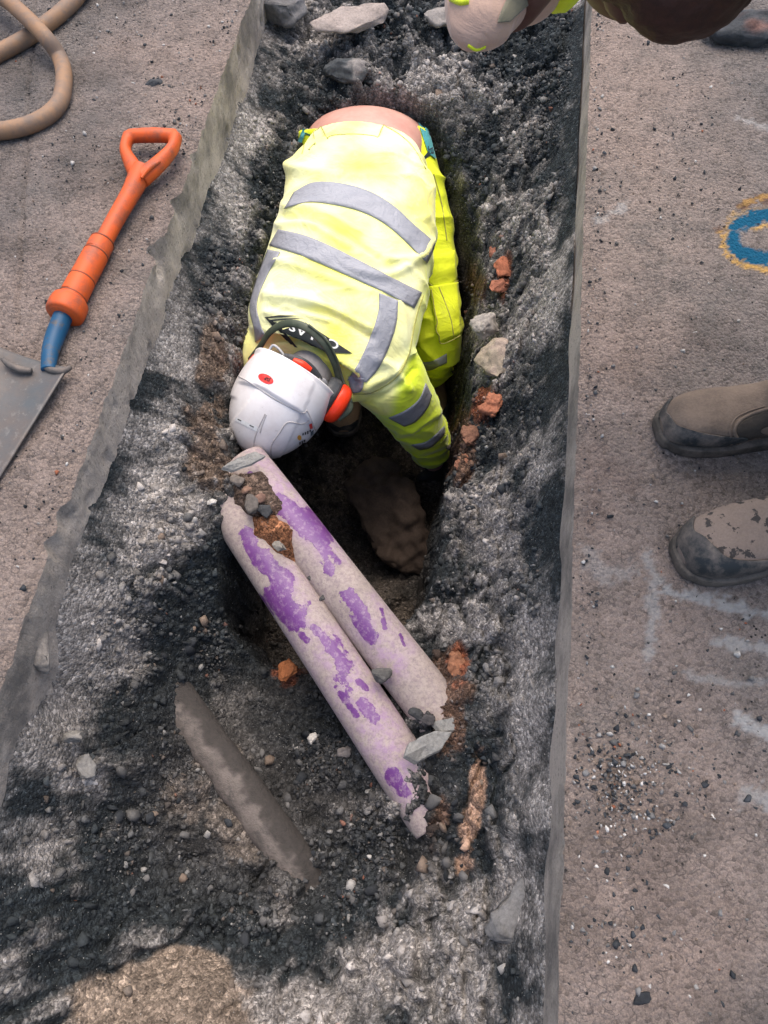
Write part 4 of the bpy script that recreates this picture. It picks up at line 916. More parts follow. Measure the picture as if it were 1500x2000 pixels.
ff = bump_px([([(552,315),(575,330),(640,345)], 13, .016), ([(560,405),(620,412),(700,450)], 9, .011), ([(545,440),(600,436),(680,480)], 8, .010), ([(555,425),(640,440),(740,500)], 6, -.008), ([(690,525),(760,535),(830,500)], 9, .009),
   ([(760,505),(815,500),(845,470)], 8, .010), ([(540,510),(600,525),(690,560)], 9, .009), ([(520,575),(600,585),(720,640)], 10, .010), ([(530,600),(640,612),(730,660)], 7, -.008), ([(520,610),(560,600),(640,625)], 6, .006),
   ([(780,330),(815,360),(835,420)], 10, .009), ([(800,300),(838,360)], 8, -.007), ([(780,590),(790,640),(800,690)], 9, .009), ([(700,760),(760,735),(800,690)], 9, .010), ([(740,780),(780,755),(812,720)], 6, -.007), ([(735,700),(770,720),(800,760)], 8, .008),
   ([(780,850),(830,830),(862,800)], 7, .007), ([(805,890),(845,880),(868,868)], 5, .006), ([(815,845),(850,820)], 5, -.006), ([(640,700),(690,720),(720,760)], 8, .008), ([(500,640),(512,600),(525,560)], 7, .007)])
push(jm, ff * seenj + 0.010 * F1 * (1 - arm) * (0.35 + 0.65 * sstep(-.2, .4, fbm(v, 3, 2, 35))) + 0.009 * F2 * arm + 0.007 * wide - 0.003)
s_ = co(jm); jb = bvh(jm)
set_f(jm, np.clip(sstep(.02, .10, arm) + sstep(.19, .22, np.abs(((v - TC[np.argmin(np.linalg.norm(v[:, None] - TC[None, ::6], axis=2), 1) * 6]) * TE1[np.argmin(np.linalg.norm(v[:, None] - TC[None, ::6], axis=2), 1) * 6]).sum(1))), 0, 1), 'Side')  # mask of sleeves and sides, where dimmer light is painted in
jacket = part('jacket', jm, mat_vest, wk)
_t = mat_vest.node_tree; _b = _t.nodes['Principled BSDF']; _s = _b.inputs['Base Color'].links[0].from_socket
_a = _t.nodes.new('ShaderNodeAttribute'); _a.attribute_name = 'Side'; _m = _t.nodes.new('ShaderNodeMix'); _m.data_type = 'RGBA'; _m.inputs[7].default_value = (0.76, 0.92, 0.035, 1)  # same cloth made greener here: the dimmer light is in the colour
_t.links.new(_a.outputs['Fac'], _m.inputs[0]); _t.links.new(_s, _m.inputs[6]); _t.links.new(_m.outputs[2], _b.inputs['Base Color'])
strips = [([(556,402),(600,366),(640,358),(700,366),(752,396),(800,440),(852,476)], [(566,378),(598,352+8),(612,357),(612,357)], 0)]
patch('reflective_tape', jb, [(575,376),(612,357),(660,358),(720,374),(770,404),(808,440),(851,476)], [(556,408),(600,396),(650,400),(706,414),(755,440),(800,480),(833,514)], mat_tape, jacket)
patch('reflective_tape', jb, [(545,448),(600,462),(660,488),(722,520),(770,545),(823,572)], [(527,480),(585,498),(645,524),(708,552),(760,576),(808,602)], mat_tape, jacket)
patch('reflective_tape', jb, [(740,572),(738,610),(722,660),(702,705),(678,742)], [(778,588),(774,630),(758,680),(738,720),(716,746),(704,752)][:5], mat_tape, jacket)
patch('reflective_tape', jb, [(680,735),(683,752),(690,768)], [(712,738),(710,756),(705,764)], mat_tape, jacket, 12, 6)
patch('reflective_tape', jb, [(524,488),(503,545),(489,598),(497,640),(500,668)], [(548,493),(522,540),(503,590),(509,632),(520,655)], mat_tape, jacket)
patch('reflective_tape', jb, [(759,815),(792,800),(818,778),(830,748)], [(790,832),(812,822),(834,796),(842,772)], mat_tape, jacket, 30, 8)
patch('reflective_tape', jb, [(803,868),(835,860),(866,832)], [(820,878),(842,872),(868,848)], mat_tape, jacket, 24, 5)
def line(name, tree, pts, mat, parent, r=.0014, off=.001, n=60):
    Pp = spline(np.array(pts, float), n); L_ = [cast(tree, x, y, off) for x, y in Pp]
    return part(name, np_mesh(name, *tube(L_, [r] * len(L_), 6, 2 * n)), mat, parent)
line('seam', jb, [(800,690),(806,650),(815,610),(826,578)], mat_seam, jacket)
line('seam', jb, [(690,770),(730,765),(775,735),(800,690)], mat_seam, jacket)
# printed emblem on the upper back: black lozenge, its chevron lines and the lettering
def quad(name, tree, c4, mat, parent, off=.0022, n=14, m=10):
    a, b, c, d = [np.array(x, float) for x in c4]; G = []
    for i in np.linspace(0, 1, n):
        for k in np.linspace(0, 1, m): G.append(cast(tree, *((a * (1-i) + b * i) * (1-k) + (d * (1-i) + c * i) * k), off))
    return part(name, np_mesh(name, np.array(G), gridF(n, m)), mat, parent)
emblem = quad('emblem', jb, [(548,646),(597,630),(689,691),(636,689)], mat_black, jacket, .0022, 24, 16)
for dx, dy in ((0, 0), (9, 5), (18, 10)):
    quad('emblem_stripe', jb, [(517+dx,619+dy),(523+dx,620+dy),(566+dx*.9,668+dy),(560+dx*.9,667+dy)], mat_black, jacket, .0024, 16, 3)
for dx, dy in ((0, 0), (9, 6)):
    quad('emblem_stripe', jb, [(517+dx,619+dy),(548+dx,616+dy),(590+dx,617.5+dy*.7),(520+dx,622+dy)], mat_black, jacket, .0024, 16, 3)
def lettering(name, text, tree, o, ux, uy, mat, parent, off=.0032, sp=1.0):
    """Flat letters laid on a surface: o = pixel of the first baseline point, ux / uy = pixels per letter height along and up."""
    cu = bpy.data.curves.new('t', 'FONT'); cu.body = text; cu.size = 1.0; cu.resolution_u = 3; cu.space_character = sp; cu.offset = 0.02
    to = bpy.data.objects.new('t', cu); COL.objects.link(to); me = evaluated_font(to, name)
    v = co(me); W = np.array([cast(tree, *(np.array(o, float) + x * np.array(ux, float) + y * np.array(uy, float)), off) for x, y, _ in v])
    me.vertices.foreach_set('co', W.astype(np.float32).ravel()); me.update(); me.materials.clear()
    return part(name, me, mat, parent, False)
def evaluated_font(o, name):
    dg = bpy.context.evaluated_depsgraph_get(); dg.update(); me = bpy.data.meshes.new_from_object(o.evaluated_get(dg)); me.name = name
    bpy.data.objects.remove(o); return me
lettering('emblem_lettering', 'COLAS', jb, (664,670), (-29,-12.3), (-6,22), mat_white, jacket, sp=1.08)
# body: pelvis and bare lower back, neck, head, wrists
NK = (Ls[-1] + Rs[-1]) / 2 + np.array([0.008, -.012, -.012])
hc = far(545, 785, 1.80)
Zc = nrm(np.array([-.52, -.755, -.385])); Lc = np.array([.824, -.35, -.39]); Lc = nrm(Lc - Zc * (Lc @ Zc)); Fc = np.cross(Lc, Zc); Bc = -Fc
Cp = (Ls[0] + Rs[0]) / 2; hs = hc - Bc * .022 + Zc * .012
pel = tube([TC[60], TC[25], Cp, Cp + np.array([.004, .055, -.022]), Cp + np.array([.01, .115, -.07]), Cp + np.array([.01, .165, -.15])], [(.155,.098), (.158,.100), (.156,.094), (.172,.098), (.172,.098), (.13,.08)], 48, 90, up=(0, .2, 1))
body_parts = [pel, tube([TC[60], TC[110], NK - nrm(NK - TC[110]) * .05], [(.14,.08), (.095,.045), (.05,.030)], 32, 40, up=(0, 0, 1)), tube([TC[118], NK, NK * .45 + hc * .55 - Bc * .01, hs], [.034, .042, .046, .05], 28, 40)]
body_parts += head_parts(hs, Lc, Fc, Zc, .92)
wrL, wrR = far(848, 905, 2.36), far(630, 762, 2.40)
body_parts += [tube([far(812,818,2.08), far(838,872,2.25), wrL], [.045, .038, .03], 20, 40), tube([far(590,745,2.18), wrR], [.042, .03], 20, 30)]
bm_ = remesh('body', body_parts, 0.006, 4); body = part('body', bm_, mat_skin, wk); eyes(body, hs + Fc * -.006, Lc, Fc, Zc)
nape = tube([NK, NK * .8 + hc * .2, NK * .55 + hc * .45, NK * .3 + hc * .7], [.046, .049, .052, .055], 32, 40)
part('neck_skin', np_mesh('neck_skin', *nape), dirty('sunburnt_skin', (0.50, 0.17, 0.13), (0.42, 0.13, 0.10), 0.5, (0.4, 0.7), 20, 0.15, 200), body)
glL = remesh('glove', hand_parts(wrL + (wrL - far(838,872,2.25)) * .1, wrL - far(838, 872, 2.25), (0.5, -1, 0), 0.7, 1.05, 1), 0.003, 2); part('glove', glL, mat_glove, wk)
glR = remesh('glove', hand_parts(wrR, wrR - far(590, 745, 2.18), (-.3, 0, 1), 0.5, 1.05, -1), 0.003, 2); part('glove', glR, mat_glove, wk)
col_p = tube([NK - nrm(NK - TC[110]) * .035, NK + nrm(hc - NK) * .004, NK + nrm(hc - NK) * .014], [.056, .063, .058], 40, 24)
part('collar', np_mesh('collar', *col_p), mat_greycol, jacket)
# trousers: seat and both legs, cargo pocket, tape, knee bulge
hipL, kneeL, ankL = np.array([.076, 1.80, -.335]), np.array([.148, 1.43, -.585]), np.array([.150, 1.43, -.93])
hipR, kneeR, ankR = np.array([-.150, 1.83, -.335]), np.array([-.305, 1.53, -.55]), np.array([-.16, 1.62, -.96])
seat = tube([Cp + np.array([.008, .085, -.045]), Cp + np.array([.01, .135, -.07]), Cp + np.array([.01, .19, -.135]), Cp + np.array([.01, .20, -.20])], [(.174,.070), (.176,.078), (.168,.09), (.10,.09)], 48, 60, up=(0, .2, 1))
legL = tube([hipL + np.array([-.02, .07, .03]), hipL + np.array([-.006, 0, 0]), hipL * .5 + kneeL * .5 + np.array([.004, 0, .012]), kneeL + np.array([0, -.005, .01]), kneeL + np.array([.0, .005, -.09]), kneeL + np.array([-.006, .01, -.19])], [.066, .080, .076, .071, .068, .062], 40, 110)
legR = tube([hipR + np.array([0, .05, .05]), hipR, hipR * .5 + kneeR * .5, kneeR, kneeR * .6 + ankR * .4, ankR + np.array([0, 0, .04])], [.098, .100, .090, .074, .068, .062], 40, 110)
tm = remesh('trousers', [seat, legL, legR], 0.005, 5); v = co(tm)
push(tm, 0.012 * folds(v, np.array([[.6, 0, .2], [.1, .6, .4], [0.1, .3, 1.1]]).T, 10, 21) + 0.006 * fbm(v, 8, 3, 22))
trou = part('trousers', tm, mat_trou, wk); tb = bvh(tm)
patch('reflective_tape', tb, [(812,705),(840,706),(872,690)], [(812,722),(840,722),(872,708)], mat_tape, trou, 24, 6)
fl = patch('pocket_flap', tb, [(834,528),(836,548),(846,560),(868,560),(888,548)], [(838,512),(845,505),(856,500),(872,496),(884,492)], mat_trou, trou, 24, 10, .006, .006)
line('seam', tb, [(834,530),(836,548),(847,560),(868,561),(889,549)], mat_seam, trou, .0018, .008)
pk = patch('cargo_pocket', tb, [(838,560),(848,610),(856,664)], [(888,552),(892,600),(895,650)], mat_trou, trou, 24, 12, .007, .010)
line('seam', tb, [(842,566),(852,620),(858,664),(876,662),(893,652)], mat_seam, trou, .0015, .012)
line('seam', tb, [(855,562),(872,610),(882,655)], mat_seam, trou, .0015, .012)
line('seam', tb, [(846,340),(862,400),(872,470)], mat_seam, trou, .0015, .002)
tband = quad('waistband', tb, [(815,240),(836,256),(850,312),(835,300)], mat_teal, trou, .004, 10, 6); lettering('waistband_lettering', 'EL', bvh(tband.data), (838,304), (-3,-18), (12,-5), mat_navy, trou, .002)
quad('waistband', tb, [(606,240),(596,246),(580,285),(588,288)], mat_teal, trou, .004, 10, 6)
line('seam', jb, [(590,300),(602,268),(640,243),(690,235),(750,246),(800,280),(832,330)], mat_seam, jacket, .0012, .0005)
# elastic waistband with printed letters, seen at both sides of the bare back
c0 = Cp + np.array([.006, .050, -.030]); axw = nrm(np.array([.01, .9, -.42]))
wb = tube([c0 - axw * .020, c0 - axw * .010, c0 + axw * .010, c0 + axw * .026], [(.174,.080), (.176,.080), (.178,.080), (.178,.080)], 64, 24, up=(0, .3, 1))
wband = part('waistband', np_mesh('waistband', *wb), mat_teal, wk); wbt = bvh(wband.data)
# boots of the worker: only one brown toe shows
boot(wk, at(672, 852, -.94), (-.05, 1.0), mat_boot, 1.08, cap=(.006, .02))
boot(wk, np.array([.150, 1.30, -.94]), (-.03, 1.0), mat_boot, 1.08)

# helmet: dome, rim, rear band, panel lines, stickers
AH = np.array([Lc, Fc, Zc])
def hl_(x, y, z): return hc + np.stack(np.broadcast_arrays(x, y, z), -1) @ AH
def dome(ph, th, g=0.0):                 # ph from the crown (0) to the rim (1); th around from the left ear
    a = ph * math.pi / 2 * 1.22; rx, ry, rz = .106 + g, .130 + g, .137 + g
    p = 0.90
    sx = np.sign(np.cos(th)) * np.abs(np.cos(th)) ** p; sy = np.sign(np.sin(th)) * np.abs(np.sin(th)) ** p
    s, c = np.sin(a) ** 0.93, np.cos(a)
    ridge = 0.004 * np.exp(-(np.cos(th) * s / 0.32) ** 4) * sstep(0.98, 0.75, ph)
    return hl_((rx + ridge * 0) * s * sx, (ry) * s * sy - .008, rz * c + ridge - .012 * ph ** 2 * (1 - sy))
nph, nth = 90, 140; phs = np.linspace(0.0, 1.0, nph); ths = np.linspace(0, 2 * math.pi, nth, endpoint=False)
PH, TH = np.meshgrid(phs, ths, indexing='ij')
back = sstep(-0.25, -0.7, np.sin(TH))    # rear half
gr = 0.0075 * sstep(0.745, 0.757, PH + 0.03 * np.cos(TH * 2)) * back + 0.004 * sstep(0.60, 0.62, PH) * (1 - back) * sstep(0.5, 0.9, np.abs(np.cos(TH))) \
   + 0.0028 * (1 - sstep(0.34, 0.36, np.abs(np.cos(TH)) * PH)) * sstep(0.15, 0.2, PH)
HV = np.empty((nph, nth, 3))
for i in range(nph): HV[i] = np.array([dome(PH[i], TH[i], 0)])[0] 
HV = HV + nrm(HV - hl_(0.0, 0.0, 0.0)) * gr[..., None]
flare = np.array([dome(np.full(nth, 1.0), ths, gr[-1].mean() + g) - Zc * d for g, d in ((.001, .005), (.002, .010), (.001, .013), (-.005, .010))])
peak = np.clip(np.sin(ths), 0, 1) ** 3
flare += (peak[:, None] * Fc * .035)[None]
HVx = np.concatenate([HV, flare], 0)
F = gridF(nph + 4, nth, True)
hm = np_mesh('helmet', HVx, F); helmet = part('helmet', hm, mat_shell, wk)
s = helmet.modifiers.new('s', 'SOLIDIFY'); s.thickness = 0.003; s.offset = -1
hb = bvh(hm)
for pts in ([(466,735),(490,748),(537,780),(590,806),(600,803),(616,840)], [(462,783),(470,800),(510,818),(505,838)][0:0] or [(508,845),(512,830),(520,810)], [(501,895),(496,870),(502,842),(518,808)], [(530,893),(530,870),(546,845),(562,825),(590,828),(605,820)]):
    line('groove', hb, pts, mat_groove, helmet, .0016, 0.0, 40)
quad('panel', hb, [(463,815),(507,836),(503,843),(459,821)], mat_white, helmet, .0012, 12, 4)
quad('vent', hb, [(466,817.5),(473,821),(472,822.5),(465,819)], mat_darkp, helmet, .0022, 4, 3); quad('vent', hb, [(489,829),(497,833),(496,834.5),(488,830.5)], mat_darkp, helmet, .0022, 4, 3)
def disc(name, tree, c, a, b, mat, parent, off=.001, n=28):
    th = np.linspace(0, 2 * math.pi, n, endpoint=False); c, a, b = map(np.array, (c, a, b))
    G = [[cast(tree, *(c + k * (a * math.cos(t) + b * math.sin(t))), off) for t in th] for k in (0.02, .35, .7, 1.0)]
    return part(name, np_mesh(name, np.array(G), gridF(4, n, True)), mat, parent)
stick_red = dirty('red_sticker', (0.68, 0.035, 0.03), (0.6, 0.1, 0.08), 0.4, bump=.02); stick_or = dirty('orange_sticker', (0.75, 0.36, 0.05), (0.6, 0.3, 0.05), 0.4, bump=.02)
stk = disc('sticker', hb, (519.5, 740), (14.5, 6.5), (-3.2, 8), stick_red, helmet)
lettering('sticker_lettering', 'JSP', hb, (528.5, 740.5), (-9, -4.2), (-2.6, 8.5), mat_black, helmet, .002)
disc('sticker', hb, (584.5, 854.5), (4, 0.5), (0, 5), stick_or, helmet)
quad('sticker', hb, [(603,829),(609,826),(611,836),(605,838)], stick_red, helmet, .0012, 4, 4)
quad('sticker', hb, [(606,843),(612,839),(612,848),(606,852)], mat_navy, helmet, .0012, 4, 4)
for k in range(7):
    x, y = 590 + (k % 4) * 4.6 - (k // 4) * 6, 846 + (k // 4) * 17 - (k % 4) * 2.2
    quad('sticker_print', hb, [(x, y), (x + 2.6, y - 1.2), (x + 2.6, y + 3 + k % 3), (x, y + 4.2 + k % 3)], mat_black, helmet, .0013, 3, 3)
# harness at the nape, with the orange adjuster
hp = lambda x, y, z: hc + np.array([x, y, z]) @ AH
part('harness', np_mesh('harness', *tube([hp(-.075, -.03, -.060), hp(-.052, -.070, -.078), hp(0, -.090, -.088), hp(.052, -.074, -.082), hp(.078, -.03, -.062)], [(.010, .006), (.013, .007), (.022, .009), (.013, .007), (.010, .006)], 16, 60, up=Bc)), mat_darkp, helmet)
part('adjuster', np_mesh('adjuster', *tube([hp(-.022, -.100, -.090), hp(0, -.104, -.092), hp(.022, -.101, -.092)], [(.007, .005), (.010, .007), (.007, .005)], 14, 30, up=Bc)), mat_redp, helmet)
part('harness_clip', np_mesh('harness_clip', *tube([hp(.046, -.086, -.078), hp(.062, -.072, -.078), hp(.078, -.046, -.074)], [(.016, .004), (.018, .004), (.013, .004)], 14, 30, up=Bc)), mat_greyp, helmet)
part('harness_clip', np_mesh('harness_clip', *tube([hp(-.078, -.090, -.082), hp(-.050, -.098, -.078), hp(-.048, -.100, -.090), hp(-.074, -.094, -.096), hp(-.078, -.090, -.082)], [.003] * 5, 10, 60)), mat_greyp, helmet)
# ear defenders with the band behind the neck
ed = empty('ear_defenders', (0, 0, 0)); ed.parent = wk; ed.location = -Vector(wbase)
def cup(s, c, band_end):
    A = np.array([Lc * s, Fc, Zc]); q_ = lambda x, y, z: np.array(c) + np.array([x, y, z]) @ A
    cu = part('cushion', np_mesh('cushion', *tube([q_(-.034, 0, 0), q_(-.026, 0, 0), q_(-.010, 0, 0), q_(-.002, 0, 0)], [(.036, .046), (.040, .050), (.040, .050), (.034, .044)], 36, 24, up=Zc)), mat_darkp, ed)
    sh = tube([q_(-.004, 0, 0), q_(.002, 0, 0), q_(.016, 0, 0), q_(.027, 0, 0), q_(.031, 0, 0)], [(.031, .044), (.036, .049), (.035, .047), (.027, .036), (.010, .014)], 14, 40, up=Zc)
    part('cup', np_mesh('cup', *sh), mat_redp, ed)
    return q_
cL = hc + Lc * .106 - Zc * .066 + Bc * .04; cR = hc - Lc * .080 - Zc * .04 - Bc * .05
qL = cup(1, cL, None); qR = cup(-1, cR, None)
bp = [qL(.030, 0, .03), qL(.036, -.004, -.01), far(666, 750, 1.785), far(653, 706, 1.745), far(630, 668, 1.715), far(596, 639, 1.705), far(560, 632, 1.72), far(528, 648, 1.75), far(506, 680, 1.80), qR(.030, 0, -.01)]
part('headband', np_mesh('headband', *tube(bp, [(.006, .004)] + [(.009, .0042)] * 8 + [(.006, .004)], 14, 160, up=Bc)), mat_band, ed)
bp2 = [qL(.036, -.004, -.02), far(669, 740, 1.775), far(656, 698, 1.735), far(635, 662, 1.71), far(602, 634, 1.698)]
part('headband_rib', np_mesh('headband_rib', *tube(bp2, [(.003, .003)] * 5, 10, 80, up=Bc)), mat_band, ed)

# ------------------------------------------------------------------ the insulated shovel on the left slab
mat_or = dirty('orange_insulation', (0.55, 0.085, 0.014), (0.17, 0.065, 0.04), 0.5, (0.47, 0.74), 26, 0.12, 160)
mat_blue = dirty('blue_paint', (0.006, 0.06, 0.13), (0.07, 0.062, 0.055), 0.45, (0.52, 0.62), 40, 0.15)
def blade_mat():
    m = M('worn_steel', 0.5, 0.5)
    c = m.mix(m.ramp(m.noise(7, 6, 0.65), [(0.38, 0.0), (0.62, 1.0)]), (0.07, 0.078, 0.082), (0.115, 0.088, 0.072))
    c = m.mix(m.ramp(m.noise(60, 5, 0.7), [(0.56, 0.0), (0.7, 0.6)]), c, (0.20, 0.185, 0.17)); m.b.inputs['Metallic'].default_value = 0.25
    return m.fin(c, m.bump(m.noise(90, 5, 0.7), 0.2, 0.003), m.ramp(m.noise(15, 4), [(0.3, 0.4), (0.7, 0.7)]))
mat_blade = blade_mat()
sroot = empty('shovel', at(150, 600, 0)); tag(sroot, 'orange-handled digging shovel with blue neck lying on the left slab', 'shovel')
z0 = .024
G = [at(352, 268, .034), at(347, 292, .034), at(318, 322, .031), at(282, 340, .028)]
part('grip', remesh('grip', [tube([at(252, 266, .034), at(300, 264, .036), at(346, 266, .034)], [.0145, .0155, .0145], 28, 50),
    tube([at(252, 264, .034), at(245, 292, .033), at(256, 318, .031), at(272, 345, .029)], [(.013, .014), (.012, .014), (.016, .016), (.021, .019)], 24, 60),
    tube([at(344, 266, .034), at(336, 292, .034), at(308, 322, .032), at(274, 350, .029)], [(.014, .016), (.0125, .016), (.017, .017), (.021, .019)], 24, 60)], 0.003, 3), mat_or, sroot)
part('grip_rib', np_mesh('grip_rib', *tube([at(312, 315, .046), at(290, 330, .048), at(276, 348, .046)], [.003, .005, .003], 12, 30)), mat_or, sroot)
part('shaft', np_mesh('shaft', *tube([at(278, 332, .029), at(268, 352, .028), at(254, 380, .026), at(225, 430, .0245), at(196, 484, .0245)], [.0225, .0215, .0190, .0175, .0175], 36, 80)), mat_or, sroot)
slv_ = tube([at(201, 470, z0), at(199, 474, z0), at(190, 492, z0), at(188, 494.5, z0), at(186, 499, z0), at(163, 542, z0), at(161, 544.5, z0), at(159, 549, z0), at(145, 576, z0), at(143, 578.5, z0), at(141, 583, z0), at(130, 606, z0)],
     [.0185, .0235, .0240, .0225, .0245, .0250, .0236, .0255, .0260, .0246, .0265, .0270], 40, 200)
part('sleeve', np_mesh('sleeve', *slv_), mat_or, sroot)
mat_ring = dirty('dark_orange_groove', (0.22, 0.045, 0.015), (0.1, 0.05, 0.03), 0.6)
for k, (x, y) in enumerate(((200, 473), (187, 497), (160, 547), (142, 581))):
    pa, pb = at(x + .55, y - 1, z0), at(x - .55, y + 1, z0); part('grip_ring', np_mesh('grip_ring', *tube([pa, pb], [.0243 + .0008 * k] * 2, 40, 6)), mat_ring, sroot)
part('flange', np_mesh('flange', *tube([at(139, 587, z0), at(137, 591, z0), at(126, 613, z0), at(123, 619, z0)], [.026, .0345, .0350, .0265], 40, 40)), mat_or, sroot)
part('neck', np_mesh('neck', *tube([at(128, 606, z0), at(116, 636, .022), at(106, 662, .020), at(98, 690, .022), at(94, 722, .022)], [(.0175,.0175), (.0178,.0175), (.0175,.0165), (.0155,.014), (.013,.009)], 32, 70)), mat_blue, sroot)
# blade: slightly dished plate with rolled treads
nb, mb = 40, 30; G = []
b00, b01 = np.array(at(-20, 676, .016)), np.array(at(139, 727, .014)); b10, b11 = np.array(at(-190, 905, .004)), np.array(at(-15, 960, .004))
for i in np.linspace(0, 1, nb):
    for j in np.linspace(0, 1, mb):
        p = (b00 * (1-j) + b01 * j) * (1-i) + (b10 * (1-j) + b11 * j) * i
        p = p + np.array([0, 0, .012 * (2*j-1) ** 2 * (1 - .5 * i) - .006 + .006 * (1 - i)]); G.append(p)
bme = np_mesh('blade', np.array(G), gridF(nb, mb)); bo = part('blade', bme, mat_blade, sroot); s = bo.modifiers.new('s', 'SOLIDIFY'); s.thickness = .0035
mat_tread = dirty('tread_steel', (0.075, 0.068, 0.062), (0.15, 0.12, 0.10), 0.6)
part('tread', np_mesh('tread', *tube([at(88, 716, .024), at(100, 723, .024), at(122, 725, .026), at(139, 717, .030)], [.005, .0065, .0065, .004], 14, 40)), mat_tread, sroot)
part('tread', np_mesh('tread', *tube([at(62, 724, .024), at(40, 722, .026), at(18, 712, .030), at(4, 700, .032)], [.005, .0065, .0065, .004], 14, 40)), mat_tread, sroot)

# ------------------------------------------------------------------ the hose
mat_hose = dirty('tan_rubber_hose', (0.27, 0.155, 0.085), (0.17, 0.12, 0.09), 0.6, (0.42, 0.62), 18, 0.15, 200)
hz = .018
hp_ = [at(190, -60, hz), at(140, 5, hz), at(80, 55, hz), at(20, 92, hz), at(-60, 130, hz), at(-220, 190, hz), at(-330, 120, hz), at(-260, 0, hz), at(-100, -60, hz + .02), at(0, -8, hz + .034), at(45, 28, hz + .042), at(88, 72, hz + .036), at(116, 112, hz + .004), at(125, 150, hz), at(118, 196, hz), at(92, 226, hz), at(50, 246, hz), at(0, 256, hz), at(-90, 262, hz), at(-260, 270, hz)]
V, F = tube(hp_, [.0185] * len(hp_), 28, 420, caps=True); hme = np_mesh('hose', V, F)
tag(link('hose', hme, mat_hose), 'thick tan rubber hose looped over itself on the slab', 'hose')

# ------------------------------------------------------------------ second person leaning in from the right edge
b1, b2 = at(1281, 846, 0), at(1318, 1098, 0)
pbase = (b1 + b2) / 2 + np.array([.2, .0, 0]); p2 = empty('person', pbase)
tag(p2, 'person in muddy boots leaning in over the right slab, brown hair and peach sleeve', 'person')
boot(p2, b1, (1.0, 0.07), mat_bootm, 1.0, cap=(.010, .12), gusset=([(1505,800),(1470,812),(1445,826),(1436,842),(1448,858),(1475,866),(1505,868)], [(1506,830),(1500,832),(1490,836),(1485,840),(1488,846),(1500,850),(1506,852)], [(1502,798),(1470,808),(1445,822),(1434,842),(1446,860),(1475,869),(1504,871)]))
boot(p2, b2, (1.0, 0.24), mat_boots, 1.08, cap=(.034, .15))
X1, X2 = b1 + np.array([.27, .025, 0]), b2 + np.array([.27, .032, 0])
hipc = np.array([1.02, .93, .86]); sh_ = np.array([.44, .92, .90]); nb_ = np.array([.40, .90, .88])
mat_brown = dirty('dark_brown_skin', (0.105, 0.052, 0.040), (0.075, 0.036, 0.028), 0.55, (0.4, 0.7), 14, 0.1, 220)
mat_hair = dirty('brown_hair', (0.055, 0.024, 0.018), (0.035, 0.017, 0.014), 0.6, (0.4, 0.6), 60, 0.5, 220)
mat_peach = fabric('peach_sleeve', (0.50, 0.335, 0.255)); mat_dark = fabric('dark_trousers', (0.03, 0.035, 0.045))  # peach sleeve: hi-vis yellow with overexposure put into the colour
hc2 = far(1268, -172, .76); F2v = nrm(np.array([-.72, .62, -.25])); U2 = nrm(np.array([-.30, -.25, .9])); U2 = nrm(U2 - F2v * (U2 @ F2v)); L2 = np.cross(F2v, U2) * -1
shR, elR, hnR = np.array([.36, 1.02, .88]), far(960, 20, .745), np.array([.30, 1.16, .64])
shL, elL, hnL = np.array([.45, .70, .86]), np.array([.72, .66, .70]), np.array([.80, .78, .56])
bp_ = [tube([hipc + [.06, 0, -.05], hipc, (hipc + sh_) / 2 + [0, 0, .03], sh_, nb_], [(.13, .10), (.165, .115), (.155, .11), (.17, .10), (.07, .06)], 40, 80, up=(0, 0, 1)), tube([nb_ + [.04, 0, 0], nb_, hc2], [.06, .056, .055], 24, 30),
       tube([X1 + [0, 0, .15], X1 + [.0, .02, .45], hipc + [0, .10, -.03]], [.05, .06, .085], 24, 60), tube([X2 + [0, 0, .15], X2 + [.0, .0, .45], hipc + [0, -.10, -.03]], [.05, .06, .085], 24, 60),
       tube([shR, elR + nrm(shR - elR) * .02], [.05, .038], 20, 30), tube([elR + nrm(shR - elR) * .02, hnR], [.038, .028], 20, 30), tube([shL, elL, hnL], [.05, .042, .028], 20, 40)]
bp_ += head_parts(hc2, L2, F2v, U2) + hand_parts(hnR, hnR - elR, (-1, .2, .5), .6, 1.0, 1) + hand_parts(hnL, hnL - elL, (-.2, -.3, 1), .6, 1.0, -1)
bo2 = part('body', remesh('body', bp_, .006, 4), mat_brown, p2); eyes(bo2, hc2, L2, F2v, U2)
A2 = np.array([L2, F2v, U2])
hr = remesh('hair', [ball(hc2 + np.array([0, -.022, .026]) @ A2, A2 * np.array([.100, .106, .100])[:, None], 40, 30), ball(hc2 + np.array([0, -.05, -.02]) @ A2, A2 * np.array([.097, .078, .088])[:, None], 40, 30)], .004, 4)
v = co(hr); push(hr, .003 * fbm(v, 60, 4, 3)); part('hair', hr, mat_hair, p2)
jp = remesh('jacket', [tube([hipc + [-.02, 0, .0], (hipc + sh_) / 2 + [0, 0, .03], sh_, nb_ + [.03, 0, 0]], [(.18, .13), (.185, .135), (.20, .12), (.085, .075)], 48, 80, up=(0, 0, 1)),
     tube([shR + [.08, -.04, .02], shR, far(1016, -96, .762)], [.078, .076, .070], 32, 40), tube([shL + [.06, .06, .02], shL, elL, elL * .2 + hnL * .8], [.075, .072, .058, .045], 32, 60)], .005, 5)
v = co(jp); push(jp, .005 * fbm(v, 10, 3, 3) + .010 * folds(v, np.array([[.4, .2, .2], [.1, .9, .3], [.1, .2, .8]]).T, 9, 41)); jk2 = part('jacket', jp, mat_hivis, p2)
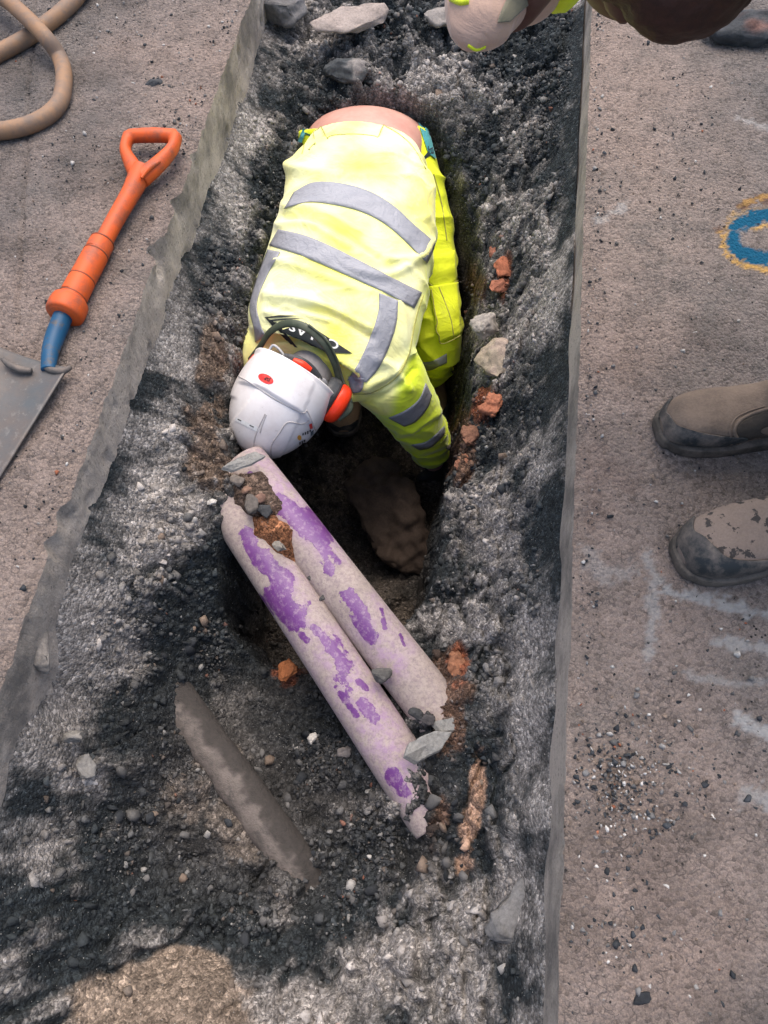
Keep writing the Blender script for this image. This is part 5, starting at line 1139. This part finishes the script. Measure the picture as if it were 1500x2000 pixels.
for k in (.30, .62):                                                 # reflective bands round the body
    c_ = hipc * (1 - k) + sh_ * k + np.array([0, 0, .025]); jb2 = bvh(jp); G = []
    for a_ in np.linspace(0, 2 * math.pi, 60):
        for o_ in (-.025, 0, .025):
            h_ = jb2.find_nearest(Vector(c_ + np.array([o_, .21 * math.cos(a_), .15 * math.sin(a_)]))); G.append(np.array(h_[0] + h_[1] * .003))
    part('reflective_tape', np_mesh('reflective_tape', np.array(G), gridF(60, 3)), mat_tape, jk2)
sl2 = remesh('sleeve', [tube([far(1012, -104, .764), far(996, -90, .76), far(948, 0, .742), far(924, 58, .735), far(910, 96, .732)], [(.064,.064), (.060,.060), (.041,.040), (.027,.025), (.009,.008)], 32, 80, up=(0, -.4, .9)),
     tube([far(990, -30, .755), elR * .6 + hnR * .4, elR * .15 + hnR * .85], [.034, .046, .045], 32, 50)], .005, 5)
v = co(sl2); push(sl2, .004 * fbm(v, 14, 3, 3) + .006 * folds(v, np.array([[.4, .2, .2], [.1, .9, .3], [.1, .2, .8]]).T, 16, 43)); part('sleeve', sl2, mat_peach, jk2); jt = bvh(sl2)
cast.__defaults__ = (0.002, 0.74)
mat_lime = fabric('lime_trim', (0.62, 0.70, 0.03))
line('piping', jt, [(914, 88), (930, 97), (948, 91)], mat_lime, jk2, .0018, 0.0, 20)
line('piping', jt, [(880, -4), (898, 4), (916, 2)], mat_lime, jk2, .003, 0.0, 20)
mat_drab = fabric('drab_band', (0.19, 0.175, 0.12)); patch('sleeve_band', jt, [(990, -6), (978, 20), (970, 44)], [(1052, -10), (1028, 8), (992, 42)], mat_drab, jk2, 20, 8)
part('trousers', remesh('trousers', [tube([hipc + [-.06, 0, .0], hipc + [.05, 0, -.02], hipc + [.10, 0, -.10]], [(.175, .125), (.18, .13), (.12, .1)], 40, 30, up=(0, 0, 1)),
     tube([X1 + [.0, 0, .27], X1 + [.0, .02, .45], hipc + [.02, .09, -.05]], [.088, .082, .105], 30, 60), tube([X2 + [0.0, 0, .27], X2 + [.0, .0, .45], hipc + [.02, -.09, -.05]], [.088, .082, .105], 30, 60)], .006, 4), mat_dark, p2)
